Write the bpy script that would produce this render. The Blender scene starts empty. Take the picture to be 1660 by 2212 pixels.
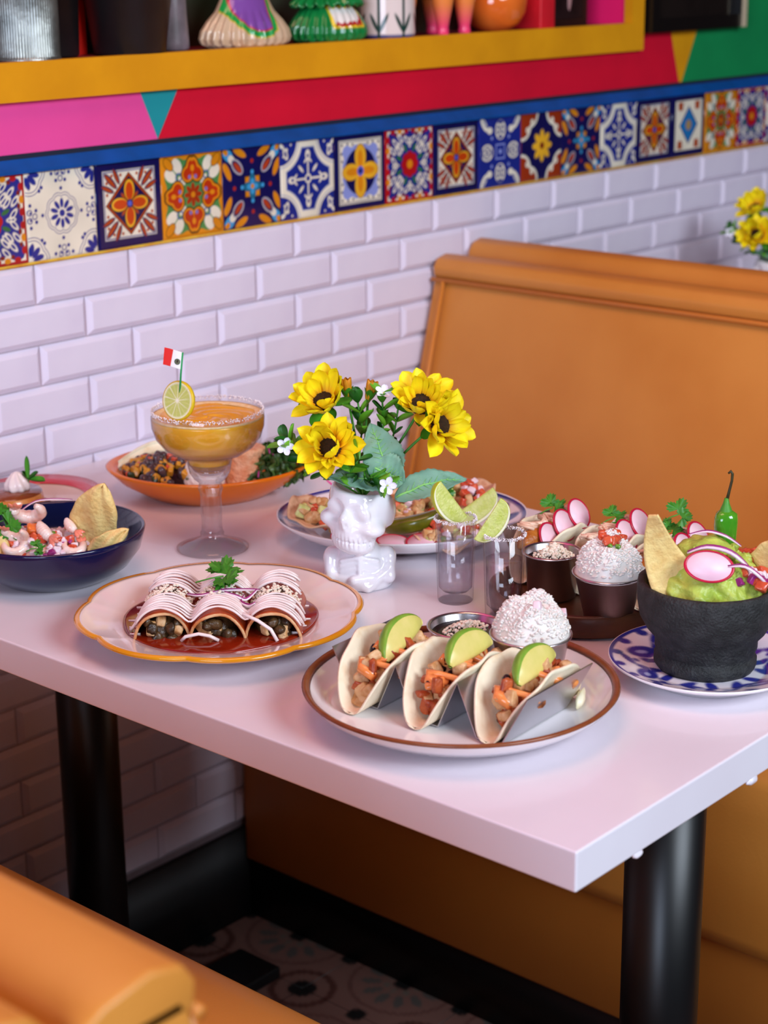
import bpy, math, random
import numpy as np
from mathutils import Vector, Matrix
R=random.Random(7); NR=np.random.RandomState(7)
sc=bpy.context.scene; COL=sc.collection
PI=math.pi; T=0.75
# ---------------------------------------------------------------- camera, world, lights, exposure
cam_d=bpy.data.cameras.new('camera'); cam=bpy.data.objects.new('camera',cam_d); COL.objects.link(cam); sc.camera=cam
YAW,PITCH,ROLL,FOC=0.8491,0.2981,-0.0102,3960.3
_f=Vector((math.sin(YAW)*math.cos(PITCH),math.cos(YAW)*math.cos(PITCH),-math.sin(PITCH)))
_r=Vector((math.cos(YAW),-math.sin(YAW),0)); _u=_r.cross(_f)
_r2=_r*math.cos(ROLL)+_u*math.sin(ROLL); _u2=_u*math.cos(ROLL)-_r*math.sin(ROLL)
_m=Matrix((_r2,_u2,-_f)).transposed().to_4x4(); _m.translation=Vector((-1.8379,-1.7665,1.370)); cam.matrix_world=_m
cam_d.sensor_fit='HORIZONTAL'; cam_d.sensor_width=24.0; cam_d.lens=FOC/1660*24.0; cam_d.clip_start=.02
cam_d.dof.use_dof=True; cam_d.dof.focus_distance=1.70; cam_d.dof.aperture_fstop=6.3
w=bpy.data.worlds.new('world'); sc.world=w; w.use_nodes=True
w.node_tree.nodes['Background'].inputs[0].default_value=(1.0,.62,.60,1); w.node_tree.nodes['Background'].inputs[1].default_value=.03
def area(name,loc,target,sx,sy,power,color,spread=PI):
    l=bpy.data.lights.new(name,'AREA'); l.shape='RECTANGLE'; l.size=sx; l.size_y=sy; l.energy=power; l.color=color; l.spread=spread
    o=bpy.data.objects.new(name,l); COL.objects.link(o); o.location=loc
    o.rotation_euler=(Vector(target)-Vector(loc)).to_track_quat('-Z','Y').to_euler(); return o
area('shopfront_window_light',(-4.2,-2.2,1.75),(-.3,-.2,.95),1.8,1.4,104,(.66,.78,1.0))
area('front_window_light',(-.75,-3.4,2.35),(-.5,-.8,.8),1.5,1.0,88,(.78,.88,1.0))
area('warm_fill_light',(-.9,-.7,2.7),(-.6,-.3,.8),.9,.9,13,(1.0,.50,.36))  # added reddish fill from above to lift the shadows, no known fixture there
sc.cycles.transparent_max_bounces=48
sc.view_settings.view_transform='Standard'; sc.view_settings.look='None'; sc.view_settings.gamma=1; sc.view_settings.use_curve_mapping=False
sc.view_settings.exposure=0.06
# ---------------------------------------------------------------- materials
def lin(c):
    if isinstance(c,str): c=[int(c[i:i+2],16)/255 for i in (0,2,4)]
    return tuple(((x+.055)/1.055)**2.4 if x>.04045 else x/12.92 for x in c)
def hx(s): return np.array(lin(s))
MC={}
def mat(name,c,c2=None,sc_=40,rough=.5,metal=0,bump=0,bs=None,trans=0,ior=1.45,sss=0,coat=0,contrast=(.35,.65),alpha=1,attr=False,spec=.5,det=4):
    if name in MC: return MC[name]
    m=bpy.data.materials.new(name); m.use_nodes=True; nt=m.node_tree; b=nt.nodes['Principled BSDF']
    b.inputs['Roughness'].default_value=rough; b.inputs['Metallic'].default_value=metal; b.inputs['IOR'].default_value=ior
    b.inputs['Transmission Weight'].default_value=trans; b.inputs['Coat Weight'].default_value=coat; b.inputs['Coat Roughness'].default_value=.08
    b.inputs['Specular IOR Level'].default_value=spec
    if sss: b.inputs['Subsurface Weight'].default_value=sss; b.inputs['Subsurface Radius'].default_value=(.012,.006,.003); b.inputs['Subsurface Scale'].default_value=.4
    tc=nt.nodes.new('ShaderNodeTexCoord')
    if attr:
        a=nt.nodes.new('ShaderNodeAttribute'); a.attribute_name='Col'; nt.links.new(a.outputs['Color'],b.inputs['Base Color'])
    elif c2 is not None:
        n=nt.nodes.new('ShaderNodeTexNoise'); n.inputs['Scale'].default_value=sc_; n.inputs['Detail'].default_value=det; nt.links.new(tc.outputs['Object'],n.inputs['Vector'])
        r=nt.nodes.new('ShaderNodeValToRGB'); r.color_ramp.elements[0].position=contrast[0]; r.color_ramp.elements[1].position=contrast[1]
        r.color_ramp.elements[0].color=(*lin(c),1); r.color_ramp.elements[1].color=(*lin(c2),1)
        nt.links.new(n.outputs['Fac'],r.inputs['Fac']); nt.links.new(r.outputs['Color'],b.inputs['Base Color'])
    else: b.inputs['Base Color'].default_value=(*lin(c),1)
    if bump:
        n2=nt.nodes.new('ShaderNodeTexNoise'); n2.inputs['Scale'].default_value=bs or sc_*2; n2.inputs['Detail'].default_value=5; nt.links.new(tc.outputs['Object'],n2.inputs['Vector'])
        bp=nt.nodes.new('ShaderNodeBump'); bp.inputs['Strength'].default_value=min(1,bump); bp.inputs['Distance'].default_value=.002; nt.links.new(n2.outputs['Fac'],bp.inputs['Height']); nt.links.new(bp.outputs['Normal'],b.inputs['Normal'])
    MC[name]=m; return m
# ---------------------------------------------------------------- mesh helpers: a shape is (verts, faces, material index per face or None)
def me(name,vf,mats,smooth=True,paint=None):
    v,f=vf[0],vf[1]; m=bpy.data.meshes.new(name)
    m.from_pydata([tuple(map(float,p)) for p in v],[],[tuple(map(int,q)) for q in f])
    if not isinstance(mats,(list,tuple)): mats=[mats]
    for a in mats: m.materials.append(a)
    if len(vf)>2 and vf[2] is not None: m.polygons.foreach_set('material_index',np.array(vf[2],dtype=np.int32))
    m.polygons.foreach_set('use_smooth',[smooth]*len(m.polygons))
    if paint is not None:
        c=np.ones((len(v),4)); c[:,:3]=paint(np.array(v,dtype=float)); a=m.color_attributes.new('Col','FLOAT_COLOR','POINT'); a.data.foreach_set('color',c.ravel())
    m.update(); return m
def ob(name,mesh,parent=None,loc=(0,0,0),rot=(0,0,0),scale=(1,1,1),mods=()):
    o=bpy.data.objects.new(name,mesh); COL.objects.link(o); o.location=loc; o.rotation_euler=rot; o.scale=scale if hasattr(scale,'__len__') else (scale,)*3
    if parent: o.parent=parent
    for k,a in mods:
        if k=='solid': x=o.modifiers.new('thickness','SOLIDIFY'); x.thickness=a; x.offset=0
        if k=='bevel': x=o.modifiers.new('bevel','BEVEL'); x.width=a; x.segments=3; x.limit_method='ANGLE'
        if k=='sub': x=o.modifiers.new('sub','SUBSURF'); x.levels=a; x.render_levels=a
    return o
def mk(name,vf,mats,parent=None,loc=(0,0,0),rot=(0,0,0),scale=(1,1,1),smooth=True,paint=None,mods=()):
    return ob(name,me(name,vf,mats,smooth,paint),parent,loc,rot,scale,mods)
def tag(o,label=None,cat=None,group=None,kind=None):
    if label: o['label']=label
    if cat: o['category']=cat
    if group: o['group']=group
    if kind: o['kind']=kind
    return o
def thing(name,label,cat,loc=(0,0,0),rz=0,group=None):
    o=bpy.data.objects.new(name,None); COL.objects.link(o); o.location=loc; o.rotation_euler=(0,0,rz); o.empty_display_size=.02
    return tag(o,label,cat,group)
def box(x0,x1,y0,y1,z0,z1):
    v=[(x,y,z) for x in (x0,x1) for y in (y0,y1) for z in (z0,z1)]
    return v,[(0,1,3,2),(4,6,7,5),(0,4,5,1),(2,3,7,6),(0,2,6,4),(1,5,7,3)]
def join(*s):
    V=[];F=[];M=[];has=any(len(a)>2 and a[2] is not None for a in s)
    for a in s:
        n=len(V); V+=list(map(tuple,a[0])); F+=[tuple(i+n for i in q) for q in a[1]]; M+=list(a[2]) if len(a)>2 and a[2] is not None else [0]*len(a[1])
    return (V,F,M) if has else (V,F)
def setm(vf,i): return (vf[0],vf[1],[i]*len(vf[1]))
def xf(vf,loc=(0,0,0),rot=(0,0,0),s=(1,1,1)):
    if not hasattr(s,'__len__'): s=(s,)*3
    from mathutils import Euler
    M=np.array(Euler(rot).to_matrix()); v=(np.array(vf[0],dtype=float)*np.array(s))@M.T+np.array(loc)
    return (v,)+tuple(vf[1:])
def lathe(prof,n=48,fr=None,caps=True):
    V=[];F=[];k=len(prof)
    for j in range(n):
        a=2*PI*j/n
        for i,(r,z) in enumerate(prof):
            q=fr(a,r,z) if fr else (r,z)
            V.append((q[0]*math.cos(a),q[0]*math.sin(a),q[1]))
    for j in range(n):
        for i in range(k-1):
            a=j*k+i; b=((j+1)%n)*k+i; F.append((a,b,b+1,a+1))
    return V,F
def tube(pts,rad,n=8,flat=1,cap=True):
    pts=[Vector(p) for p in pts]; k=len(pts); rad=rad if hasattr(rad,'__len__') else [rad]*k
    V=[];F=[]; up=Vector((0,0,1)); prev=None
    for i,p in enumerate(pts):
        t=(pts[min(i+1,k-1)]-pts[max(i-1,0)]).normalized()
        if prev is None:
            a=up if abs(t.z)<.9 else Vector((1,0,0)); u=t.cross(a).normalized()
        else: u=(prev-t*prev.dot(t)).normalized()
        prev=u; w_=t.cross(u)
        for j in range(n):
            c=2*PI*j/n; V.append(tuple(p+u*math.cos(c)*rad[i]+w_*math.sin(c)*rad[i]*flat))
    for i in range(k-1):
        for j in range(n):
            a=i*n+j;b=i*n+(j+1)%n; F.append((a,b,b+n,a+n))
    if cap: F.append(tuple(range(n-1,-1,-1))); F.append(tuple((k-1)*n+j for j in range(n)))
    return V,F
def sheet(fn,nu,nv,u0=0,u1=1,v0=0,v1=1):
    V=[fn(u0+(u1-u0)*i/nu,v0+(v1-v0)*j/nv) for i in range(nu+1) for j in range(nv+1)]
    F=[(i*(nv+1)+j,(i+1)*(nv+1)+j,(i+1)*(nv+1)+j+1,i*(nv+1)+j+1) for i in range(nu) for j in range(nv)]
    return V,F
_ico={}
def ico(n):
    if n in _ico: return _ico[n]
    t=(1+5**.5)/2; v=[(-1,t,0),(1,t,0),(-1,-t,0),(1,-t,0),(0,-1,t),(0,1,t),(0,-1,-t),(0,1,-t),(t,0,-1),(t,0,1),(-t,0,-1),(-t,0,1)]
    v=[Vector(a).normalized() for a in v]
    f=[(0,11,5),(0,5,1),(0,1,7),(0,7,10),(0,10,11),(1,5,9),(5,11,4),(11,10,2),(10,7,6),(7,1,8),(3,9,4),(3,4,2),(3,2,6),(3,6,8),(3,8,9),(4,9,5),(2,4,11),(6,2,10),(8,6,7),(9,8,1)]
    for _ in range(n):
        c={};g=[]
        def mid(a,b):
            k=(min(a,b),max(a,b))
            if k not in c: v.append(((v[a]+v[b])/2).normalized()); c[k]=len(v)-1
            return c[k]
        for a,b,d in f:
            x,y,z=mid(a,b),mid(b,d),mid(d,a); g+=[(a,x,z),(b,y,x),(d,z,y),(x,y,z)]
        f=g
    _ico[n]=(np.array([tuple(a) for a in v]),f); return _ico[n]
def wob(P,seed,fq=1.0):
    r=np.random.RandomState(seed); o=np.zeros(len(P))
    for k in range(6):
        d=r.normal(size=3)*fq*(1+k*.5); o+=np.sin(P@d+r.uniform(0,6.3))/(1+k*.4)
    return o/2.6
def blob(rx,ry,rz,seed=0,amp=.15,n=2,fq=2.,boxy=0):
    v,f=ico(n); v=v.copy()
    if boxy: v=np.sign(v)*np.abs(v)**(1-boxy)
    v=v*(1+amp*wob(v,seed,fq))[:,None]; return v*np.array([rx,ry,rz]),f
def chunk(rx,ry,rz,seed=0): return blob(rx,ry,rz,seed,.15,2,2.2,.62)
# signed-distance modelling with surface nets
def nets(fn,lo,hi,h):
    ax=[np.arange(lo[i],hi[i]+h,h) for i in range(3)]; X,Y,Z=np.meshgrid(*ax,indexing='ij'); D=fn(X,Y,Z); S=D<0
    sh=np.array(D.shape)-1; acc=np.zeros((*sh,3)); cnt=np.zeros(sh)
    G=np.stack([X,Y,Z],-1)
    for a in range(3):
        o=[b for b in range(3) if b!=a]
        s0=[slice(None)]*3; s1=[slice(None)]*3; s0[a]=slice(0,-1); s1[a]=slice(1,None)
        d0,d1=D[tuple(s0)],D[tuple(s1)]; cr=(d0<0)!=(d1<0); t=np.where(cr,d0/np.where(cr,d0-d1,1),0)
        Pp=G[tuple(s0)]+(G[tuple(s1)]-G[tuple(s0)])*t[...,None]
        for i in (0,1):
            for j in (0,1):
                s=[slice(None)]*3; s[o[0]]=slice(i,i+sh[o[0]]); s[o[1]]=slice(j,j+sh[o[1]]); s=tuple(s)
                c=cr[s]; acc[c]+=Pp[s][c]; cnt[c]+=1
    m=cnt>0; idx=-np.ones(sh,dtype=int); idx[m]=np.arange(m.sum()); V=acc[m]/cnt[m][:,None]; F=[]
    for a in range(3):
        b,c=(a+1)%3,(a+2)%3
        s0=[slice(None)]*3; s1=[slice(None)]*3; s0[a]=slice(0,-1); s1[a]=slice(1,None)
        d0,d1=S[tuple(s0)],S[tuple(s1)]; cr=np.argwhere(d0!=d1)
        cr=cr[(cr[:,b]>0)&(cr[:,c]>0)&(cr[:,b]<sh[b])&(cr[:,c]<sh[c])]
        if not len(cr): continue
        def g(db,dc):
            q=cr.copy(); q[:,b]-=db; q[:,c]-=dc; return idx[q[:,0],q[:,1],q[:,2]]
        Q=np.stack([g(1,1),g(0,1),g(0,0),g(1,0)],1); fl=d0[cr[:,0],cr[:,1],cr[:,2]]
        Q[~fl]=Q[~fl][:,::-1]; Q=Q[(Q>=0).all(1)]; F+=Q.tolist()
    return V,F
def smin(a,b,k): h=np.clip(.5+.5*(b-a)/k,0,1); return b*(1-h)+a*h-k*h*(1-h)
def smax(a,b,k): return -smin(-a,-b,k)
def sph(X,Y,Z,c,r):
    r=r if hasattr(r,'__len__') else (r,r,r); q=np.sqrt(((X-c[0])/r[0])**2+((Y-c[1])/r[1])**2+((Z-c[2])/r[2])**2); return (q-1)*min(r)
def cap(X,Y,Z,a,b,ra,rb):
    a=np.array(a,float);b=np.array(b,float);d=b-a; t=np.clip(((X-a[0])*d[0]+(Y-a[1])*d[1]+(Z-a[2])*d[2])/(d@d),0,1)
    return np.sqrt((X-a[0]-t*d[0])**2+(Y-a[1]-t*d[1])**2+(Z-a[2]-t*d[2])**2)-(ra+(rb-ra)*t)
def glass(name,tint=(1,1,1),k=.0,edge=(.55,.50,.50)):   # thin-walled clear glass: see-through, darker and more reflective toward its edges
    if name in MC: return MC[name]
    m=bpy.data.materials.new(name); m.use_nodes=True; nt=m.node_tree; nt.nodes.remove(nt.nodes['Principled BSDF']); out=nt.nodes['Material Output']
    lw=nt.nodes.new('ShaderNodeLayerWeight'); lw.inputs[0].default_value=.35
    pw=nt.nodes.new('ShaderNodeMath'); pw.operation='POWER'; pw.inputs[1].default_value=3.2; nt.links.new(lw.outputs['Facing'],pw.inputs[0])
    cm=nt.nodes.new('ShaderNodeMix'); cm.data_type='RGBA'; cm.inputs[6].default_value=(*tint,1); cm.inputs[7].default_value=(*edge,1); nt.links.new(pw.outputs[0],cm.inputs[0])
    t=nt.nodes.new('ShaderNodeBsdfTransparent'); nt.links.new(cm.outputs[2],t.inputs[0]); base=t
    if k:
        g=nt.nodes.new('ShaderNodeBsdfGlass'); g.inputs['IOR'].default_value=1.3; mx=nt.nodes.new('ShaderNodeMixShader'); mx.inputs[0].default_value=k; nt.links.new(t.outputs[0],mx.inputs[1]); nt.links.new(g.outputs[0],mx.inputs[2]); base=mx
    gl=nt.nodes.new('ShaderNodeBsdfGlossy'); gl.inputs['Roughness'].default_value=.04; f=nt.nodes.new('ShaderNodeMath'); f.operation='MULTIPLY_ADD'; f.inputs[1].default_value=.38; f.inputs[2].default_value=.05; nt.links.new(pw.outputs[0],f.inputs[0])
    m2=nt.nodes.new('ShaderNodeMixShader'); nt.links.new(f.outputs[0],m2.inputs[0]); nt.links.new(base.outputs[0],m2.inputs[1]); nt.links.new(gl.outputs[0],m2.inputs[2]); nt.links.new(m2.outputs[0],out.inputs[0])
    MC[name]=m; return m
def rnd(a,b): return R.uniform(a,b)
V_=-0.853   # heading of things that face the aisle
# ---------------------------------------------------------------- setting
M_brick=mat('white_subway_tile','e4dcea','dad0e2',6,rough=.36,bump=.12,bs=30)
M_grout=mat('grout','b9a6ae','a8949c',30,rough=.8)
M_yel=mat('yellow_paint','e09a12','d48f10',12,spec=.2,rough=.55,bump=.1,bs=60)
M_blue=mat('blue_paint','0e4f9e','0a4688',20,spec=.2,rough=.45)
M_pink=mat('pink_paint','ea4f9c','e24a94',8,spec=.2,rough=.6); M_red=mat('red_paint','d4102f','c80f2c',8,spec=.2,rough=.6)
M_teal=mat('teal_paint','1f8f96',spec=.2,rough=.6); M_green=mat('green_paint','148a4c','117f46',8,spec=.2,rough=.6)
M_magenta=mat('magenta_paint','f0206e',spec=.2,rough=.6); M_maroon=mat('maroon_paint','8a2230','6f1a26',15,rough=.5)
M_ceil=mat('ceiling_paint','8d8078',rough=.9); M_black=mat('black_metal','07080a',rough=.38); M_base=mat('black_cove_base','050405',rough=.5)
M_tilepaint=mat('glazed_tile_print','ffffff',attr=True,rough=.16,bump=.12,bs=60,coat=.3)
M_print=mat('glazed_print','ffffff',attr=True,rough=.18,coat=.4)
M_matte=mat('painted_matte','ffffff',attr=True,rough=.5)
ZB=1.0152
HX0,HX1,HZ0,HZ1=-1.7,.826,1.2025,1.66
wall=mk('wall_back',join(box(-3,4,0,.13,0,HZ0),box(-3,4,0,.13,HZ1,2.9),box(-3,HX0,0,.13,HZ0,HZ1),box(HX1,4,0,.13,HZ0,HZ1),box(HX0,HX1,.118,.13,HZ0,HZ1)),M_grout); tag(wall,'white subway-tiled back wall below a painted mural',kind='structure')
# bevelled brick, base at y=0, face at y=-.006
def brick_vf(w_,h_):
    g=.0009; b=.0080; y0,y1=.001,-.0068
    a=[(g,y0,g),(w_-g,y0,g),(w_-g,y0,h_-g),(g,y0,h_-g)]; c=[(g,-.001,g),(w_-g,-.001,g),(w_-g,-.001,h_-g),(g,-.001,h_-g)]
    d=[(b,y1,b),(w_-b,y1,b),(w_-b,y1,h_-b),(b,y1,h_-b)]
    f=[(8,9,10,11)]
    for i in range(4):
        j=(i+1)%4; f+=[(4+i,4+j,8+j,8+i),(i,j,4+j,4+i)]
    return a+c+d,f
BP,RP=.1499,.0504; ZT=ZB-.003
bmesh_=me('brick',brick_vf(BP,RP),M_brick,smooth=False)
rest=[]
for row in range(18):
    z=ZT-(row+1)*RP
    for c in range(-14,20):
        x=-.4658+c*BP+(BP/2 if row%2 else 0)
        if z<.13 : continue
        vis=(row<=5 and -.75<x<1.7) or (row>5 and -.78<x<-.12)
        if vis: ob('brick',bmesh_,wall,(x,0,z))
        else: rest.append(xf(brick_vf(BP,RP),(x,0,z)))
tag(mk('brick_field',join(*rest),M_brick,wall,smooth=False),kind='stuff')
mk('grout_strip',box(-3,4,-.0050,.001,ZT-.001,ZB+.001),mat('yellow_grout','d9921c','e8b83a',40,rough=.7,bump=.6,bs=120),wall)
# blue ledge above the decorative tiles
v=[];f=[]
for x in (-3,4): v+=[(x,.001,1.1215),(x,-.014,1.1215),(x,-.0145,1.125),(x,-.0015,1.1365),(x,-.001,1.137),(x,.001,1.137)]
f=[(i,i+6,(i+1)%6+6,(i+1)%6) for i in range(6)]
mk('ledge_strip',(v,f),M_blue,wall,smooth=False)
mk('ledge_shadow_strip',box(-3,4,-.0008,.001,1.1370,1.1430),mat('painted_shadow_navy','121a30',rough=.7),wall,smooth=False)  # flat dark navy strip, paints in the shadow line between ledge and mural
# mural above the ledge
def quad(p): return [(x,y,z) for x,z in p for y in (-.0006,.001)],[(0,2,4,6)[::-1]]+[(2*i,2*i+1,(2*i+3)%8,(2*i+2)%8) for i in range(4)]
zt=2.9
def xl(x0,x1,z0,z1,z): return x0+(x1-x0)*(z-z0)/(z1-z0)
A=lambda z: xl(-.257,-.282,1.143,1.2,z); B=lambda z: xl(-.257,-.221,1.143,1.2,z)
C=lambda z: xl(.960,.926,1.133,1.226,z); D=lambda z: xl(.960,1.007,1.133,1.226,z)
z0=1.1425; zc=1.75; zh=HZ0
for nm,m_,p in (('mural_pink',M_pink,[(-3,z0),(A(z0),z0),(A(zh),zh),(-3,zh)]),('mural_teal',M_teal,[(A(z0),z0),(B(z0),z0),(B(zh),zh),(A(zh),zh)]),
    ('mural_red',M_red,[(B(z0),z0),(C(z0),z0),(C(zh),zh),(B(zh),zh)]),('mural_red',M_red,[(HX1,zh),(C(zh),zh),(HX1,zh+.34),(HX1,zh+.33)]),
    ('mural_yellow',M_yel,[(C(z0),z0),(D(z0),z0),(D(zh),zh),(C(zh),zh)]),('mural_yellow',M_yel,[(C(zh),zh),(D(zh),zh),(D(zc),zc),(HX1-.06,zc)]),
    ('mural_green',M_green,[(D(z0),z0),(4,z0),(4,zc),(D(zc),zc)]),('mural_pink',M_pink,[(-3,zh),(HX0,zh),(HX0,HZ1),(-3,HZ1)]),('mural_top',M_pink,[(-3,HZ1),(HX1-.04,HZ1),(HX1-.06,zc),(-3,zc)]),('mural_top',M_pink,[(-3,zc),(4,zc),(4,zt),(-3,zt)])): mk(nm,quad(p),m_,wall,smooth=False)
# decorative tile prints, painted on a fine grid; u,v in -1..1
NV=hx('10104e');NV2=hx('1c2a86');CR=hx('efe6cf');OR=hx('e08a16');RB=hx('b04414');DR=hx('7d1c12');YL=hx('f0b32a');LB=hx('3f9fd6');GR=hx('3f8a3c');PB=hx('8c98d8');RD=hx('b3141c');DK=hx('1a0c12')
class Art:
    def __init__(s,u,v,base): s.u,s.v=u,v; s.c=np.tile(base,(len(u),1))
    def put(s,d,col,e=.02): a=np.clip(.5-d/e,0,1)[:,None]; s.c=s.c*(1-a)+col*a
def el(u,v,cx,cy,rx,ry,an=0):
    c,q=math.cos(an),math.sin(an); a=(u-cx)*c+(v-cy)*q; b=-(u-cx)*q+(v-cy)*c; return (np.sqrt((a/rx)**2+(b/ry)**2)-1)*min(rx,ry)
def petalf(u,v,n,r0,r1,wd,off=0):   # n petals between radii
    r=np.hypot(u,v); a=np.arctan2(v,u)-off; k=2*PI/n; a=(a+k/2)%k-k/2; return el(r*np.cos(a),r*np.sin(a),(r0+r1)/2,0,(r1-r0)/2,wd)
def frame(u,v,r): return np.maximum(abs(u),abs(v))-r
def fold(u,v): x,y=abs(u),abs(v); return np.maximum(x,y),np.minimum(x,y)
def pat_R(u,v):
    a=Art(u,v,NV2); x,y=fold(u,v); xx,yy=abs(u),abs(v)
    a.put(-(frame(u,v,.86)-.06*np.cos(9*y)),CR); a.put(-(frame(u,v,.93)),RD)
    for k in (.15,.42,.7): a.put(el(x,y,.9,k,.07,.09),RD if k!=.42 else OR)
    for k in (.28,.56): a.put(el(x,y,.82,k,.045,.07),DR)
    for c in ((.66,.12),(.6,.6),(.5,.38),(.72,.4)):
        q=el(x,y,c[0],c[1],.12,.05,.8); a.put(abs(q)-.015,CR)
    a.put(petalf(u,v,8,.36,.6,.05,.39),hx('2f6d3a')); a.put(abs(petalf(u,v,8,.48,.7,.05,0))-.012,CR)
    a.put(petalf(u,v,8,.05,.36,.14),RD); a.put(np.hypot(u,v)-.12,OR); return a.c
def pat_A(u,v):
    a=Art(u,v,CR); x,y=fold(u,v); xx,yy=abs(u),abs(v); r=np.hypot(u,v); th=np.arctan2(v,u)
    for rr in (.44,.38): a.put(abs(r-rr-.035*np.abs(np.cos(5*th)))-.008,NV2)
    a.put(petalf(u,v,10,.12,.34,.052,.31),NV2); a.put(r-.08,NV2)
    c=np.hypot(xx-1,yy-1); tc=np.arctan2(1-yy,1-xx)
    for rr in (.52,.45): a.put(abs(c-rr-.05*np.abs(np.cos(3*tc)))-.009,NV2)
    for k in (.26,PI/4,PI/2-.26): a.put(el(1-xx,1-yy,.27*math.cos(k),.27*math.sin(k),.15,.07,k),NV2)
    for p in ((.56,0),(.74,.13),(.9,.25),(.62,.55),(.55,.62)): a.put(np.hypot(x-p[0],y-p[1])-.042,NV2)
    a.put(abs(np.hypot(x-.78,y)-.06)-.012,NV2); a.put(abs(np.hypot(x-.92,y-.09)-.06)-.012,NV2); a.put(np.hypot(x-.9,y-.08)-.03,NV2); return a.c
def pat_B(u,v):
    a=Art(u,v,NV); x,y=fold(u,v); xx,yy=abs(u),abs(v)
    a.put(frame(u,v,.80),CR); a.put(abs(frame(u,v,.77))-.012,NV2)
    for k,l,wd in ((PI/4,.42,.06),(.42,.34,.05),(PI/2-.42,.34,.05)):
        cx,cy=.56,.56
        if k<.7: cx,cy=.66,.38
        if k>.9: cx,cy=.38,.66
        a.put(el(xx,yy,cx,cy,l*.62,wd*1.35,k),NV); a.put(el(xx,yy,cx+.01,cy,l*.5,wd*.8,k),RB)
    for p in ((.68,.25),(.25,.68),(.68,.52),(.52,.68)): a.put(np.hypot(xx-p[0],yy-p[1])-.038,RB)
    d=(xx+yy)-.74; a.put(d,RB); a.put(abs(d+.02)-.012,DK); a.put(d+.09,DK); a.put(d+.11,NV)
    a.put(petalf(u,v,4,.08,.36,.045,PI/4),RB)
    a.put(petalf(u,v,4,.06,.58,.175),DK); a.put(petalf(u,v,4,.08,.56,.155),YL); a.put(petalf(u,v,4,.08,.50,.115),hx('c8420e')); a.put(np.hypot(u,v)-.1,NV); a.put(np.hypot(u,v)-.065,hx('5560c8')); return a.c
def pat_C(u,v):
    a=Art(u,v,hx('4e8a4a')); x,y=fold(u,v); xx,yy=abs(u),abs(v)
    a.put(-(frame(u,v,.88)-.03*np.cos(14*y)),OR); a.put(el(xx,yy,.72,.5,.2,.14,.6),CR); a.put(el(xx,yy,.5,.72,.2,.14,1),CR)
    a.put(el(xx,yy,.36,.36,.14,.06,PI/4),CR); a.put(abs(el(xx,yy,.45,.45,.09,.09))-.02,hx('5a6aa0'))
    a.put(el(xx,yy,.78,.78,.2,.12,PI/4),hx('5a3a10')); a.put(el(xx,yy,.78,.78,.18,.10,PI/4),OR)
    h=smin(el(x,y,.50,.16,.19,.19),el(x,y,.68,.05,.22,.14),.08)
    a.put(h-.03,DK); a.put(h,OR); a.put(h+.05,hx('b83210')); a.put(el(x,y,.64,0,.08,.06),OR); a.put(el(x,y,.43,.1,.05,.05),hx('7a74b8'))
    a.put(petalf(u,v,8,.05,.29,.06),hx('a8300e')); a.put(np.hypot(u,v)-.07,OR); return a.c
def pat_D(u,v):
    a=Art(u,v,NV); xx,yy=abs(u),abs(v); x,y=fold(u,v)
    a.put(el(xx,yy,.82,.82,.18,.14,PI/4),LB); a.put(el(xx,yy,.86,.42,.24,.09,1.1),OR); a.put(el(xx,yy,.42,.86,.24,.09,.47),OR); a.put(el(xx,yy,.9,.9,.09,.07,PI/4),OR)
    a.put(el(xx,yy,.70,.70,.14,.10,PI/4),CR); a.put(el(xx,yy,.52,.52,.25,.145,PI/4),hx('b9b2b8')); a.put(el(xx,yy,.52,.52,.21,.10,PI/4),NV); a.put(el(xx,yy,.5,.5,.18,.065,PI/4),hx('b5401c'))
    a.put(frame(u,v,.27),hx('201810')); a.put(frame(u,v,.245),OR); a.put(el(x,y,.15,.0,.16,.12),hx('1c6a8a')); a.put(petalf(u,v,4,.02,.2,.07),LB); a.put(np.hypot(u,v)-.06,OR)
    a.put(np.hypot(x-.36,y)-.055,LB); a.put(np.hypot(x-.63,y)-.055,hx('a82a18')); return a.c
def pat_E(u,v):
    a=Art(u,v,CR); xx,yy=abs(u),abs(v); x,y=fold(u,v); c=np.hypot(xx-1.05,yy-1.05)
    a.put(c-.66,NV2); a.put(abs(c-.72)-.01,hx('8f9ac0'))
    for p,q in (((.78,.78),.05),((.62,.9),.03),((.9,.62),.03)): a.put(np.hypot(xx-p[0],yy-p[1])-q,CR)
    a.put(abs(el(xx,yy,.82,.68,.12,.06,1.2))-.02,CR); a.put(el(xx,yy,.95,.88,.1,.05,.6),CR)
    s=np.maximum(.86-c,x-.8); a.put(s,NV2); a.put(abs(s+.0)-.012,hx('8f9ac0'))
    a.put(np.maximum(y-.025,x-.6),CR); a.put(el(x,y,.6,0,.14,.09),CR); a.put(el(x,y,.58,0,.05,.04),NV2); a.put(el(x,y,.46,.09,.07,.03,-.8),CR)
    a.put(el(xx,yy,.26,.26,.12,.04,PI/4),CR); a.put(np.hypot(u,v)-.12,CR); a.put(np.hypot(u,v)-.07,NV2); return a.c
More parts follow.
